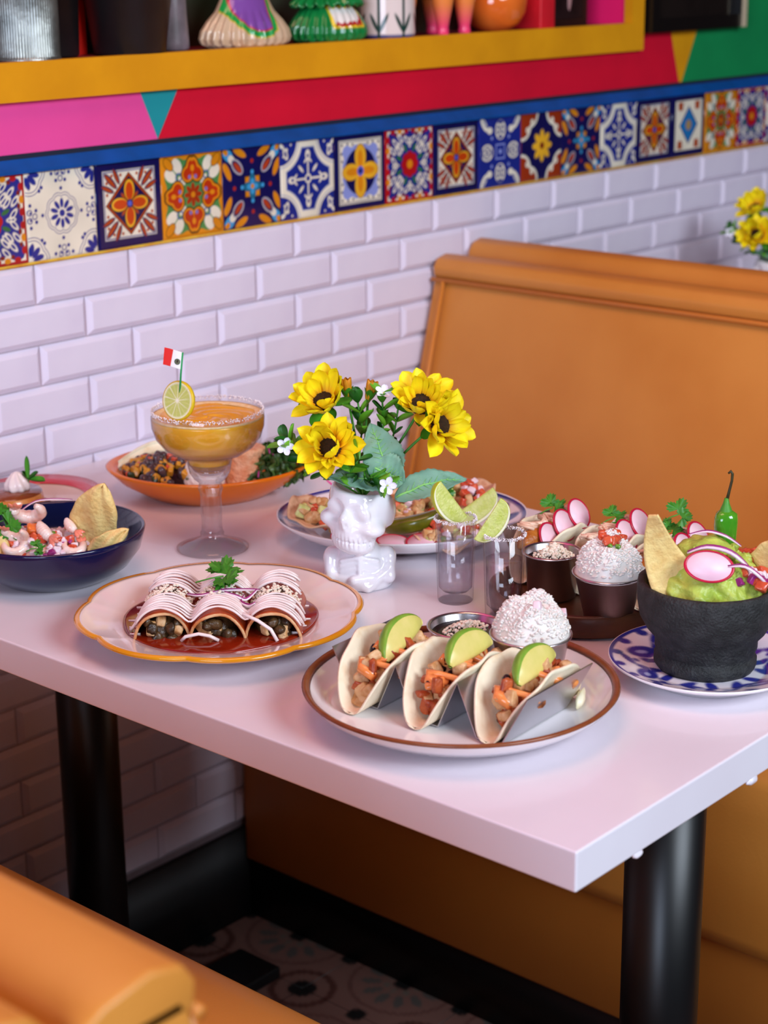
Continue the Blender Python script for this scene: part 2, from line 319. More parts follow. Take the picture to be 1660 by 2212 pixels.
def pat_F(u,v):
    a=Art(u,v,NV); xx,yy=abs(u),abs(v); a.put(frame(u,v,.84),CR); a.put(abs(frame(u,v,.80))-.012,hx('4a4a6a'))
    a.put(np.maximum(frame(u,v,.68)+.03*np.cos(18*np.minimum(xx,yy)),.0-frame(u,v,-.1)),PB); a.put(el(u,v,0,0,.62,.62),NV)
    for p in ((.72,.72),(.72,.3),(.3,.72),(.74,.5),(.5,.74)): a.put(np.hypot(xx-p[0],yy-p[1])-.035,hx('3a3a5a'))
    a.put(petalf(u,v,4,.05,.72,.235),hx('5a3010')); a.put(petalf(u,v,4,.05,.70,.22),YL); a.put(petalf(u,v,4,.06,.55,.10),OR); a.put(np.hypot(u,v)-.13,hx('5560c8')); a.put(np.hypot(u,v)-.06,NV); return a.c
def pat_G(u,v):
    a=Art(u,v,NV2); xx,yy=abs(u),abs(v); x,y=fold(u,v)
    a.put(el(x,y,.62,0,.28,.24),CR); a.put(abs(el(x,y,.62,.1,.10,.07))-.02,NV2); a.put(el(x,y,.42,0,.05,.10),NV2); a.put(el(x,y,.84,0,.05,.14),NV2)
    a.put(el(xx,yy,.76,.8,.24,.10,.9),CR); a.put(el(xx,yy,.5,.62,.12,.10),CR); a.put(abs(el(xx,yy,.72,.82,.1,.03,.9))-.01,NV2)
    a.put(abs(frame(u,v,.2))-.02,PB); a.put(np.hypot(x-.0,y)-.07,PB); a.put(np.hypot(xx-.4,yy-.4)-.05,PB); return a.c
def pat_H(u,v):
    a=Art(u,v,hx('9c3214')); xx,yy=abs(u),abs(v); x,y=fold(u,v)
    s=smax(smax(-(np.hypot(xx-.62,yy-.98)-.34),-(np.hypot(xx-.98,yy-.62)-.34),.05),-(np.hypot(xx-.95,yy-.95)-.45),.03); s=np.maximum(s,xx+yy*.0-1.2)
    s=np.where((xx>.95)&(yy<.1),-1,s); a.put(s,CR,.03); a.put(s+.09,NV)
    for p in ((.5,.72),(.72,.5)): a.put(np.hypot(xx-p[0],yy-p[1])-.085,CR); a.put(np.hypot(xx-p[0],yy-p[1])-.03,hx('c9a98f'))
    a.put(petalf(u,v,8,.08,.48,.105,PI/8*0),YL); a.put(np.hypot(u,v)-.1,DR); return a.c
def pat_I(u,v):
    a=Art(u,v,NV); xx,yy=abs(u),abs(v); a.put(frame(u,v,.80),CR); a.put(np.maximum(abs(xx-.5)-.13-.1*(yy-.55),abs(yy-.62)-.13),RB)
    d=xx/.55+yy/.62-1; a.put(d*.4,hx('142a5a')); a.put(d*.4+.04,hx('1c74b8')); a.put(np.hypot(u,v)-.17,hx('b09060')); return a.c
PAT=dict(R=pat_R,A=pat_A,B=pat_B,C=pat_C,D=pat_D,E=pat_E,F=pat_F,G=pat_G,H=pat_H,I=pat_I)
TP=.108; NG=104
def tile_mesh(k):
    g=np.linspace(-1,1,NG+1); V=[];h=TP/2-.0007
    for a in g:
        for b in g:
            e=max(abs(a),abs(b)); V.append((a*h,-.008 if e<.97 else -.0068,b*h))
    n=NG+1; F=[(i*n+j,(i+1)*n+j,(i+1)*n+j+1,i*n+j+1) for i in range(NG) for j in range(NG)]
    m=len(V); V+=[(-h,.001,-h),(h,.001,-h),(h,.001,h),(-h,.001,h)]; c=[0,NG*n,NG*n+NG,NG]
    F+=[(c[i],m+i,m+(i+1)%4,c[(i+1)%4]) for i in range(4)]
    def p(P): u=P[:,0]/h; v=P[:,2]/h; c=PAT[k](u,v); wv=.93+.07*np.sin(u*5+ord(k))*np.cos(v*4); return np.clip(c*wv[:,None],0,1)
    return me('tile',(V,F),M_tilepaint,smooth=True,paint=p)
TM={k:tile_mesh(k) for k in PAT}
seq='EGRABCDEFRBGHDEBICREFAGDHBE'   # index 2 is the first tile left of the first joint
for i,k in enumerate(seq):
    x=-.4768+(i-2-.5)*TP; o=ob('tile',TM[k],wall,(x,0,ZB+.0536)); o['label']={'R':'blue tile with red flower and red dots','A':'white tile with blue daisy','B':'navy tile with orange four-petal diamond','C':'green tile with four orange hearts','D':'navy tile with yellow flourishes','E':'blue tile with white quatrefoil band','F':'white tile with large orange flower','G':'blue and white lace tile','H':'rust tile with yellow daisy','I':'white tile with blue diamond'}[k]
# skirting, floor, ceiling
tag(mk('baseboard_back',box(-3,4,-.010,0,0,.145),M_base),'black cove base along the tiled wall',kind='structure')
fl=mk('floor',box(-3,4,-4.5,.12,-.05,0),mat('dark_floor_grout','3a2a28',rough=.6)); tag(fl,'dark patterned cement tile floor',kind='structure')
def pat_floor(u,v):
    a=Art(u,v,hx('6a4a42')); xx,yy=abs(u),abs(v); a.put(petalf(u,v,12,.32,.62,.07),hx('4a4440')); a.put(np.hypot(u,v)-.15,hx('101010')); a.put(petalf(u,v,8,.16,.3,.05),hx('5a5048'))
    c=np.hypot(xx-1,yy-1); a.put(abs(c-.42)-.05,hx('4a2a24')); a.put(c-.2,hx('101010')); a.put(np.hypot(np.maximum(xx,yy)-1,np.minimum(xx,yy))-.14,hx('101010')); a.put(abs(np.hypot(u,v)-.76)-.03,hx('5a3a34')); return a.c
n=41; g=np.linspace(-1,1,n); h=.0995; V=[(a*h,b*h,.003) for a in g for b in g]; F=[(i*n+j,(i+1)*n+j,(i+1)*n+j+1,i*n+j+1) for i in range(n-1) for j in range(n-1)]
m=len(V);V+=[(-h,-h,0),(h,-h,0),(h,h,0),(-h,h,0)];c=[0,(n-1)*n,n*n-1,n-1];F+=[(c[i],m+i,m+(i+1)%4,c[(i+1)%4]) for i in range(4)]
ftm=me('floor_tile',(V,F),M_matte,paint=lambda P:pat_floor(P[:,0]/h,P[:,1]/h))
for i in range(12):
    for j in range(11): ob('floor_tile',ftm,fl,(-1.35+.2*i,-.11-.2*j,0))
# ---------------------------------------------------------------- benches
M_vinyl=mat('caramel_vinyl','d28a3a','c87e30',5,rough=.42,bump=.12,bs=300); M_vinyl2=mat('caramel_vinyl_piping','cc7c30',rough=.4)
M_plinth=mat('black_plinth','060505',rough=.5)
def extr(prof,y0,y1):
    k=len(prof); V=[(x,y,z) for y in (y0,y1) for x,z in prof]; return V,[(i,i+k,(i+1)%k+k,(i+1)%k) for i in range(k)]+[tuple(range(k)),tuple(range(2*k-1,k-1,-1))]
def bench(label,loc,sgn,y0,y1,xs=1):
    t=thing('booth_bench',label,'bench',loc)
    s=lambda pr:[(x*sgn,z) for x,z in pr]
    mk('backrest',extr(s([(.156,.46),(.278,.900),(.282,.908),(.40,.908),(.42,.10),(.20,.10),(.15,.46)]),y0,y1),M_vinyl,t,mods=[('bevel',.006)])
    capo=[(.274,.897),(.272,.912),(.280,.924),(.300,.929),(.328,.924),(.340,.918),(.346,.904),(.353,.904),(.357,.926),(.367,.938),(.385,.943),(.405,.938),(.418,.920),(.418,.897)]
    mk('top_cap',extr(s(capo),y0,y1),M_vinyl,t,mods=[('bevel',.004)])
    mk('piping',tube([(sgn*.271,y0,.894),(sgn*.271,y1,.894)],.0035,8),M_vinyl2,t)
    for yy in (y1-.022,y0+.012): mk('piping',tube([(sgn*(.156-.003),yy,.47),(sgn*.271,yy,.893)],.0035,8),M_vinyl2,t)
    mk('seat',extr(s([(xs,.255),(xs-.012,.27),(xs-.016,.44),(xs-.006,.478),(xs+.03,.49),(.19,.475),(.19,.255)]),y0,y1),M_vinyl,t,mods=[('bevel',.012)])
    mk('seat_base',extr(s([(-.158,.098),(-.158,.256),(.3,.256),(.3,.098)]),y0+.004,y1),mat('caramel_vinyl_base','b87028','b06824',5,rough=.45),t,mods=[('bevel',.003)])
    mk('plinth',box(*sorted((-.150*sgn,.3*sgn)),y0+.01,y1,0,.0985),M_plinth,t)
    return t
bench('caramel vinyl booth bench behind the food-laden table',(0,0,0),1,-1.22,-.012,-.160)
bench('blurred caramel booth bench nearest the camera',(-1.06,0,0),-1,-1.203,-.012,-.225)
# ---------------------------------------------------------------- table
M_table=mat('white_painted_table','ebe4ec','e4dae2',4,rough=.28,bump=.25,bs=14,coat=.25)
def table(label,ox,oy=0):
    t=thing('dining_table',label,'table',(ox,oy,0))
    NX,NY=30,50; x0,x1,y0,y1=-.8605,-.205,-1.0867,-.004; 
    mk('table_top',box(x0,x1,y0,y1,T-.033,T),M_table,t,smooth=False,mods=[('bevel',.0018)])
    for y in (-.13,-.955):
        mk('leg',xf(lathe([(.0,.70),(.0365,.70),(.0365,.02),(0,.02)],40),(-.53,y,0)),M_black,t)
        mk('mounting_plate',box(-.70,-.36,y-.05,y+.05,T-.042,T-.033),M_black,t,smooth=False)
        mk('foot_plate',xf(box(-.28,.28,-.04,.04,.003,.022),(-.53,y,0)),M_black,t,smooth=False,mods=[('bevel',.004)])
    return t
tb=table('white painted rectangular table crowded with dishes, on two black column legs',0)
for x,s in ((-.778,1),(-.610,1.3)):
    mk('paint_drip',blob(.006*s,.003,.0035*s,int(s*10),.2),M_table,tb,(x,-1.0845,T-.0345))
# ---------------------------------------------------------------- tableware
def M_glaze(n,c,c2=None,**k): return mat(n,c,c2,10,rough=.12,coat=.5,**k)
M_white=M_glaze('white_ceramic','f0eaea'); M_cream=M_glaze('cream_ceramic','f3e7e4','ecdcda'); M_steel=mat('brushed_steel','cfc8ca',rough=.28,metal=1,bump=.05,bs=400)
M_steel2=mat('holder_steel','c4c0c6',rough=.3,metal=1)
def polar(prof,n,paint,m,name,parent,fr=None):
    return mk(name,lathe(prof,n,fr),m,parent,paint=paint)
def dense(prof,step):
    o=[prof[0]]
    for a,b in zip(prof,prof[1:]):
        k=max(1,int(math.hypot(b[0]-a[0],b[1]-a[1])/step)); o+=[(a[0]+(b[0]-a[0])*i/k,a[1]+(b[1]-a[1])*i/k) for i in range(1,k+1)]
    return o
# taco plate
TPX,TPY=-.7165,-.8640
pl=thing('dinner_plate','large white plate with brown rim holding three avocado tacos','plate',(TPX,TPY,T))
mk('plate_body',lathe([(0,.004),(.07,.004),(.074,0),(.082,0),(.088,.004),(.112,.009),(.1295,.021),(.1325,.0262),(.1335,.0275),(.1305,.0285),(.127,.0245),(.118,.0145),(.108,.0105),(.09,.0095),(0,.0095)],96),M_white,pl)
mk('rim_band',lathe([(.1332,.0262),(.1345,.0278),(.1325,.0296),(.1290,.0282),(.1272,.0255),(.1290,.0262),(.1308,.0272)],96),mat('brown_rim_glaze','7a3e1e','8a4a28',60,rough=.25),pl)
# enchilada plate, scalloped
EPX,EPY=-.7150,-.5700
def sc_r(a): return 1+.055*(abs(math.sin(a*4+.6))**.6-.7)
def frs(a,r,z): k=max(0,(r-.085)/.05); return (r*(1+(sc_r(a)-1)*min(1,k)), z+.0025*math.cos(a*10)*min(1,k)*0)
pl=thing('scalloped_plate','cream scalloped plate with yellow edge holding enchiladas','plate',(EPX,EPY,T),V_)
mk('plate_body',lathe([(0,.004),(.06,.004),(.064,0),(.072,0),(.078,.005),(.10,.013),(.131,.0215),(.134,.0235),(.1325,.0255),(.127,.0245),(.105,.0185),(.094,.0155),(.088,.011),(.075,.0085),(0,.0085)],180,frs),M_cream,pl)
mk('rim_band',lathe([(.1310,.0205),(.1345,.0225),(.1354,.0240),(.1335,.0262),(.1300,.0258)],180,frs),M_glaze('yellow_rim_glaze','eaa21c','d98a14'),pl)
# navy bowl
BX,BY=-.7085,-.3155
pl=thing('navy_bowl','glossy navy blue bowl holding shrimp ceviche','bowl',(BX,BY,T))
mk('bowl_body',lathe([(0,.003),(.045,.003),(.048,0),(.056,0),(.062,.004),(.078,.014),(.090,.030),(.0945,.046),(.0955,.0505),(.0940,.0525),(.0918,.0510),(.088,.036),(.076,.020),(.055,.009),(0,.007)],96),M_glaze('navy_glaze','0b1440','0a1238'),pl)
# red-rimmed dessert plate
RX,RY=-.5650,-.1010
pl=thing('dessert_plate','small dessert plate with wide coral red rim under the flan','plate',(RX,RY,T))
mk('plate_body',lathe([(0,.003),(.04,.003),(.044,0),(.05,0),(.062,.006),(.078,.0135),(.0785,.0155),(.062,.0105),(.054,.0075),(0,.007)],72),M_glaze('beige_ceramic','e8c4ae'),pl)
mk('red_rim',lathe([(.0775,.0145),(.0788,.0150),(.0780,.0168),(.0600,.0112),(.0592,.0100)],72),M_glaze('coral_glaze','d83a48','d0303c'),pl)
# orange oval platter with pointed ends
OX,OY=-.3950,-.2170
def fro(a,r,z): e=1+.10*abs(math.cos(a))**6-.08*abs(math.sin(a))**2; return (r*e,z)
pl=thing('orange_platter','orange oval platter of beans, rice and salad by the wall','plate',(OX,OY,T),V_)
mk('platter_body',lathe([(0,.004),(.055,.004),(.059,0),(.066,0),(.075,.006),(.094,.018),(.108,.033),(.110,.036),(.107,.0375),(.098,.0330),(.085,.020),(.068,.011),(0,.010)],96,fro),mat('orange_glaze','ee8010','e67208',10,rough=.2),pl)
# blue and white platter behind the skull vase
HX,HY=-.3780,-.5080
def pblue(P,R_=.137,seed=0):
    x,y=P[:,0],P[:,1]; r=np.hypot(x,y*1.18)/R_; a=np.arctan2(y*1.18,x); wh=hx('efe6ea'); A_=Art(x,y,wh); n=NV2*.9
    A_.put((.035-abs(r-.985)),n*0+n) if False else None
    A_.put(abs(r-.99)-.03,n,.02); k=2*PI/18; aa=(a+k/2)%k-k/2
    q=el(r*np.cos(aa),r*np.sin(aa),.83,0,.13,.085,.6); A_.put(q,n,.02)
    aa2=(a)%k-k/2; A_.put(el(r*np.cos(aa2),r*np.sin(aa2),.66,0,.11,.06,-.6),n,.02)
    A_.put(abs(r-.62)-.008,n,.02); k=2*PI/9; aa=(a+k/2)%k-k/2; A_.put(el(r*np.cos(aa),r*np.sin(aa),.40,0,.16,.08),n,.02); A_.put(r-.12,n,.02)
    A_.c[P[:,2]<(.016 if seed==0 else .004)]=wh; return A_.c
prof=dense([(0,.010),(.095,.010),(.115,.018),(.1365,.0275)],.0022)
pl=thing('blue_white_platter','oval blue and white platter of tostadas behind the skull vase','plate',(HX,HY,T),V_)
fe=lambda a,r,z:(r/math.sqrt(math.cos(a)**2+(1.18*math.sin(a))**2),z)
mk('platter_face',lathe(prof,220,fe),M_print,pl,paint=lambda P:pblue(P)*1.0)
mk('platter_body',lathe([(0,.004),(.07,.004),(.074,0),(.082,0),(.088,.004),(.12,.013),(.138,.0262),(.1378,.0285),(.1365,.0275)],96,fe),M_white,pl)
# blue and white plate under the mortar
GX,GY=-.5125,-.9800
def pblue2(P):
    x,y=P[:,0],P[:,1]; r=np.hypot(x,y)/.0865; a=np.arctan2(y,x); A_=Art(x,y,hx('f0e8ee')); n=hx('2a2f92'); A_.put(abs(r-.985)-.025,n,.02)
    for m_,rc,rx,ry,an,ph in ((18,.92,.075,.055,.9,0),(7,.70,.19,.11,1.0,0),(7,.60,.15,.06,-.5,.3),(7,.80,.13,.05,-.9,.55),(7,.56,.13,.055,.3,.78),(14,.72,.04,.04,0,.2),(7,.34,.10,.05,0,.5)):
        k=2*PI/m_; aa=(a+k/2+ph*k)%k-k/2; A_.put(el(r*np.cos(aa),r*np.sin(aa),rc,0,rx,ry,an),n,.025)
    k=2*PI/7; aa=(a+k/2)%k-k/2; A_.put(el(r*np.cos(aa),r*np.sin(aa),.71,.01,.07,.03,1.0),hx('aab2e0'),.02)
    return A_.c
pl=thing('blue_white_plate','blue and white floral plate under the black stone mortar','plate',(GX,GY,T))
mk('plate_face',lathe(dense([(0,.0085),(.052,.0085),(.058,.0105),(.084,.0185),(.0865,.0195)],.0018),220),M_print,pl,paint=pblue2)
mk('plate_body',lathe([(0,.003),(.045,.003),(.048,0),(.054,0),(.058,.004),(.080,.0135),(.0872,.0178),(.0874,.0195),(.0865,.0195)],96),M_white,pl)
# stone mortar
M_stone=mat('dark_volcanic_stone','20201f','343434',90,rough=.62,bump=1.0,bs=420,contrast=(.4,.75))
mo=thing('stone_mortar','black volcanic stone mortar heaped with guacamole','mortar',(-.5105,-.9765,T+.0085))
mk('mortar_bowl',lathe([(0,.004),(.040,.004),(.0425,0),(.0452,.004),(.0452,.010),(.0430,.013),(.0430,.016),(.0450,.019),(.0452,.028),(.0520,.036),(.0585,.048),(.0612,.062),(.0618,.074),(.0610,.079),(.0575,.0800),(.0545,.0785),(.052,.060),(.040,.040),(0,.032)],96,lambda a,r,z:(r*(1+.006*math.sin(7*a+z*90)+.004*math.sin(17*a)),z)),M_stone,mo)
# wooden round tray
tr=thing('wooden_tray','round dark wooden tray carrying fish tacos and cups','tray',(-.4365,-.7960,T))
mk('tray_body',lathe([(0,0),(.088,0),(.0935,.003),(.0955,.015),(.0950,.0225),(.0920,.0245),(.0885,.0225),(.087,.0135),(.083,.0105),(0,.0105)],96),mat('dark_walnut','4a2818','6e3e20',18,rough=.42,bump=.4,bs=70),tr)
# steel cups
def cup(label,loc,r=.033,h=.045,k=.72):
    t=thing('steel_cup',label,'cup',loc,group=None); b=r*k
    mk('cup_body',lathe([(0,.001),(b-.002,.0005),(b,.002),(r-.001,h-.002),(r+.0015,h-.0012),(r+.0018,h+.0004),(r,h+.001),(r-.0018,h-.001),(b-.001,.004),(0,.0035)],64),M_steel,t); return t
cup('steel cup of black beans on the taco plate',(-.6410,-.8085,T+.0095),.0330,.0335,.80)
cup('steel cup of white rice on the taco plate',(-.6500,-.8875,T+.0095),.0340,.0480,.75)
cup('steel cup of beans with cheese on wooden tray',(-.4560,-.7685,T+.0105),.0280,.0465,.84)
cup('steel cup of rice with salsa on wooden tray',(-.4800,-.8515,T+.0105),.0330,.0495,.66)
# glass
M_glass=glass('clear_glass',(.97,.97,.98),.05,(.62,.58,.60)); M_thin=M_glass
M_salt=mat('salt','f4eef0',rough=.5,sss=.0)
def salt_rim(parent,r,z,n,seed,spread=.0012):
    r_=random.Random(seed); P=[]
    for i in range(n):
        a=r_.uniform(0,2*PI); s=r_.uniform(.0003,.0008); P.append(xf(blob(s,s,s,i,.1,0),((r+r_.uniform(-.0009,.0012))*math.cos(a),(r+r_.uniform(-.0009,.0012))*math.sin(a),z+r_.uniform(-spread*2.2,spread*.6))))
    return tag(mk('salt_rim',join(*P),M_salt,parent,smooth=False),kind='stuff')
def shot(label,loc,fill):
    t=thing('shot_glass',label,'glass',loc,group='shot glasses'); del t['group']
    H=.0860; ro=lambda z:.0178+.0026*z/H; 
    mk('glass_body',lathe([(0,.0),(.0170,0),(ro(.002),.002),(ro(H),H),(ro(H)-.0010,H+.0005),(ro(H)-.0019,H),(ro(.012)-.0018,.014),(.013,.0105),(0,.0095)],64),M_glass,t)
    a=ro(fill)-.00175
    mk('tequila',lathe([(0,.0100),(.0130,.0110),(ro(.014)-.0016,.0145),(a+.0001,fill),(a-.0004,fill-.0002),(0,fill-.0003)],64),glass('tequila',(.93,.92,.95),.0,(.68,.64,.68)),t)
    salt_rim(t,ro(H),H,420,int(fill*9999)); return t
shot('shot glass nearer the skull vase, filled almost to the brim',(-.5015,-.6840,T),.066)
shot('shot glass in front of the cheese cup, lime on its left rim',(-.5110,-.7515,T),.060)
# margarita
mg=thing('margarita_glass','salt-rimmed margarita glass of golden drink with lime','glass',(-.5420,-.3780,T))
out=[(0,.0),(.036,0),(.039,.0010),(.0392,.0025),(.030,.0060),(.018,.0110),(.0125,.0140),(.0130,.0185),(.0115,.0215),(.0110,.030),(.0118,.045),(.0112,.058),(.0118,.0635),(.0135,.0680),(.0125,.0725),(.0120,.0750),(.0170,.0790),(.0215,.0860),(.0240,.0960),(.0245,.1010),(.0262,.1040),(.0370,.1075),(.0480,.1150),(.0560,.1250),(.0600,.1370),(.0606,.1460),(.0598,.1545)]
inn=[(.0594,.1556),(.0590,.1545),(.0600,.1460),(.0594,.1370),(.0555,.1257),(.0476,.1158),(.0368,.1085),(.0248,.1047),(.0234,.1010),(.0214,.0948)]
mk('glass_bowl',lathe(out[15:]+inn,80),M_glass,mg)
mk('glass_stem',lathe(out[:18]+[(.0235,.0975),(.0165,.0880),(.012,.0845),(0,.0835)],64),glass('stem_glass',(.97,.96,.97),.30,(.66,.62,.63)),mg)
def drinkc(P):
    z=P[:,2]; t=np.clip((z-.1485)/.002,0,1)[:,None]*.0; return hx('e0931c')*(1-t)+hx('f2d9a0')*t
liq=[(0,.0866),(.0150,.0882),(.0212,.0950),(.0232,.1010),(.0246,.1048),(.0366,.1088),(.0474,.1160),(.0553,.1258),(.0592,.1370),(.0598,.1460),(.0592,.1492),(.0560,.1482),(.04,.1476),(0,.1476)]
mk('margarita',lathe(dense(liq,.003),80,lambda a,r,z:(r,z+(.0009*math.sin(5*a+r*260)*math.sin(r*190+a) if z>.1474 and r<.056 else 0))),mat('golden_drink','f8bc3c','f4b02c',40,rough=.15,sss=.4,bump=.1,bs=120),mg)
tag(mk('foam',lathe([(.0555,.1470),(.0594,.1478),(.0596,.1500),(.0565,.1497),(.0540,.1482)],80,lambda a,r,z:(r-(.004*abs(math.sin(3*a+1)) if r<.0556 else 0),z)),mat('foam','f6dfae','ecc98a',200,rough=.6),mg))
salt_rim(mg,.0592,.1560,900,3,.0016)
# ---------------------------------------------------------------- limes
def limec(seg=True):
    def p(P):
        x,y=P[:,0],P[:,1]; r=np.hypot(x,y)/.0205; a=np.arctan2(y,x); A_=Art(x,y,hx('c4cc6a')); k=2*PI/9
        aa=(a+k/2)%k-k/2; A_.put((.035-abs(r*np.sin(aa)))*-1+.0,hx('d0d47c'),.05); A_.put(abs(r*np.sin((a)%k-k/2))-.018,hx('f0efc8'),.03)
        A_.put(.84-r,hx('f2f0cc'),.04); A_.put(.925-r,hx('d8b818'),.03); A_.put(r-.10,hx('f4f2d8'),.06); A_.c[abs(P[:,2])>.9]=0; return A_.c
    return p
wl=thing('lime_slice','lime wheel perched on the margarita glass rim','lime',(-.5885,-.3850,T+.1745),0)
wp=dense([(0,.0024),(.0195,.0024),(.0205,.0018),(.0208,0),(.0205,-.0018),(.0195,-.0024),(0,-.0024)],.0011)
wo=mk('flesh_disc',lathe(wp,80),mat('lime_flesh','ffffff',attr=True,rough=.25,sss=.0,bump=.3,bs=500),wl,rot=(1.36,.12,V_-.62),paint=limec())
fp=thing('flag_pick','paper flag with red and white bands and crest on green stick','flag',(-.5880,-.3868,T+.1910),V_)
mk('stick',tube([(0,0,-.008),(.0018,0,.012),(.0046,0,.0345)],.0010,8),mat('green_stick','12984e',rough=.4),fp)
def flagc(P):
    x,z=P[:,0],P[:,2]; A_=Art(x,z,hx('f6f4f4')); u=(x-.0045+ (.032-z)*.22)
    A_.put((u+.0105)*1,hx('e02018'),.0006); d=np.hypot(u+.0042,(z-.0238-(u)*-.25)); A_.put(d-.0031,hx('6a6a52'),.0006); A_.put(abs(d-.0027)-.0004,hx('2a4a2a'),.0006); A_.put(np.hypot((u+.0042)*1.6,z-.0252)-.0016,hx('2a1a10'),.0005); return A_.c
def flagf(u,v):
    x=-.0195*(1-u); zt=.0345+(1-u)*.0055; zb=.0165+(1-u)*.0055; z=zb+(zt-zb)*v; return (.0004+.0045*(z/.0345)+x,.0008*math.sin(u*6),z)
fo=mk('flag',sheet(flagf,60,50),mat('paper_print','ffffff',attr=True,rough=.6),fp,paint=lambda P:flagc(P),mods=[('solid',.0002)])
M_rind=mat('lime_rind','b8c41c','c8cc20',60,rough=.35,bump=.25,bs=500)
M_flesh=mat('lime_pulp','d6da86','c2cc60',160,rough=.18,bump=.5,bs=400,sss=.0)
M_pith=mat('lime_pith','f2efce',rough=.5)
def wedge(label,loc,rot,L=.024,W=.0205,ang=1.25,parent=None,rind=M_rind,name='lime_wedge'):
    # a lens of the fruit: poles along x, flesh faces open upwards, rind below
    t=thing(name,label,'lime',loc); t.rotation_euler=rot
    def S(r,u,v): th=-PI/2-ang/2+ang*v; c=math.sin(PI*u)**.75; return (L*math.cos(PI*(1-u)),r*W*c*math.cos(th),r*W*c*math.sin(th)+W*.55)
    mk('rind',sheet(lambda u,v:S(1.0,u,v),28,14),rind,t,mods=[('solid',.0012)])
    for v in (0,1):
        mk('flesh',sheet(lambda u,r:S(r*.90,.03+.94*u,v),28,10),M_flesh,t,mods=[('solid',.0008)])
        mk('pith',sheet(lambda u,r:S(.9+.12*r,u,v),28,2),M_pith,t,mods=[('solid',.0010)])
    return t
wedge('lime wedge on the rim of the shot glass beside the skull vase',(-.5090,-.6760,T+.0985),(.35,.95,V_+.35))
wedge('lime wedge on the rim of the shot glass before the cheese cup',(-.5170,-.7440,T+.0970),(.55,-1.0,V_+.1),.023,.019)
wedge('lime wedge standing on the blue and white platter of tostadas',(-.3700,-.6080,T+.0475),(.30,-.62,V_+.1),.027,.022,1.35,rind=mat('green_rind','7f9a2c','96a838',60,rough=.35))
# ---------------------------------------------------------------- skull vase with sunflowers
sk=thing('skull_vase','white glazed skull-shaped vase holding sunflowers','vase',(-.5265,-.5790,T),V_)
def skullf(X,Y,Z):
    # face turned towards -Y, rotated left; cranium cut flat on top
    c,s=math.cos(-.45),math.sin(-.45); x=(X*c+(Y)*s); y=(-X*s+(Y)*c); z=Z-.0085*(-x)/.034*.6
    d=smax(sph(x,y,z,(0,.004,.086),(.0315,.0345,.036)),z-.1035,.0025)
    d=smin(d,sph(x,y,z,(0,-.015,.060),(.0225,.020,.020)),.009)              # upper jaw
    d=smin(d,sph(x,y,z,(0,-.015,.0485),(.0205,.0170,.0100)),.006)           # chin
    for q in (-1,1):
        d=smin(d,sph(x,y,z,(q*.0225,-.0150,.0700),(.0120,.0150,.0082)),.007)  # cheekbones
        d=smax(d,-sph(x,y,z,(q*.0150,-.0325,.0845),(.0132,.0105,.0112)),.0030)
        d=smin(d,sph(x,y,z,(q*.0142,-.0235,.0850),(.0095,.0040,.0078)),.0030)   # rounded eyeball floor
        d=smin(d,sph(x,y,z,(q*.0300,.008,.084),(.0040,.0135,.0155)),.0022)   # temple plate
    d=smin(d,sph(x,y,z,(0,-.0305,.0760),(.0062,.0085,.0100)),.0030)
    for q in (-1,1): d=smax(d,-sph(x,y,z,(q*.0032,-.0400,.0715),(.0026,.0050,.0055)),.0015)
    th=np.arctan2(x,-(y+.0)); m=np.exp(-((z-.0555)/.0055)**2)*(y<-.012)
    d=d+m*.0011*(np.cos(x*1500)>.45)+.0009*np.exp(-((z-.0555)/.0008)**2)*(y<-.018)
    d=smax(d,-smax(sph(x,y,z,(0,.006,.100),(.0255,.0265,.026)),-(z-.080),.002),.001)   # hollow
    # neck and torso
    x,y,z=X,Y,Z
    b=smin(cap(x,y,z,(0,.004,.050),(0,.004,.030),.0145,.0175),sph(x,y,z,(0,.002,.022),(.0325,.024,.022)),.008)
    b=smin(b,sph(x,y,z,(.002,0,.004),(.0315,.0265,.014)),.007)
    for q in (-1,1):
        b=smin(b,sph(x,y,z,(q*.0285,.000,.030),(.0085,.011,.0105)),.004)       # shoulders
        b=smin(b,cap(x,y,z,(q*.0300,-.004,.030),(q*.0300,-.014,.012),.0062,.0058),.003)
    b=smin(b,cap(x,y,z,(.0295,-.012,.013),(-.006,-.0265,.0125),.0058,.0050),.003)
    b=smin(b,cap(x,y,z,(-.0295,-.012,.012),(.004,-.0250,.0065),.0056,.0048),.003)
    b=smin(b,cap(x,y,z,(.008,-.026,.003),(.030,-.012,.022),.004,.004),.003)
    for k in range(3):
        for q in (-1,1): b=smin(b,cap(x,y,z,(q*.003,-.0215,.0345-.0055*k),(q*.0185,-.0165,.0300-.0055*k),.0021,.0018),.0025)
    b=smin(b,cap(x,y,z,(0,-.0215,.037),(0,-.0235,.020),.0022,.0022),.002)
    b=smax(b,-z,.001)
    return smin(d,b,.003)
mk('vase_body',nets(skullf,(-.045,-.048,-.002),(.045,.048,.112),.00125),mat('white_gloss_ceramic','f2eef2',rough=.10,coat=.6),sk)
M_stem=mat('green_stem','4f9a2e','3f8424',60,rough=.5); M_leaf=mat('fresh_leaf','4f9a22','38801c',60,rough=.42,bump=.1); M_leafd=mat('deep_leaf','2a6a20','1f5a1c',60,rough=.42)
M_sage=mat('sage_leaf','6f9c84','82ac92',50,rough=.6,bump=.2,bs=180); M_vein=mat('leaf_vein','8fd070',rough=.5)
M_pet=mat('sunflower_petal','ffffff',attr=True,rough=.55,sss=.35,bump=.12,bs=150); M_disc=mat('sunflower_disc','3a1c0a','1c0e06',300,rough=.8,bump=1,bs=900)
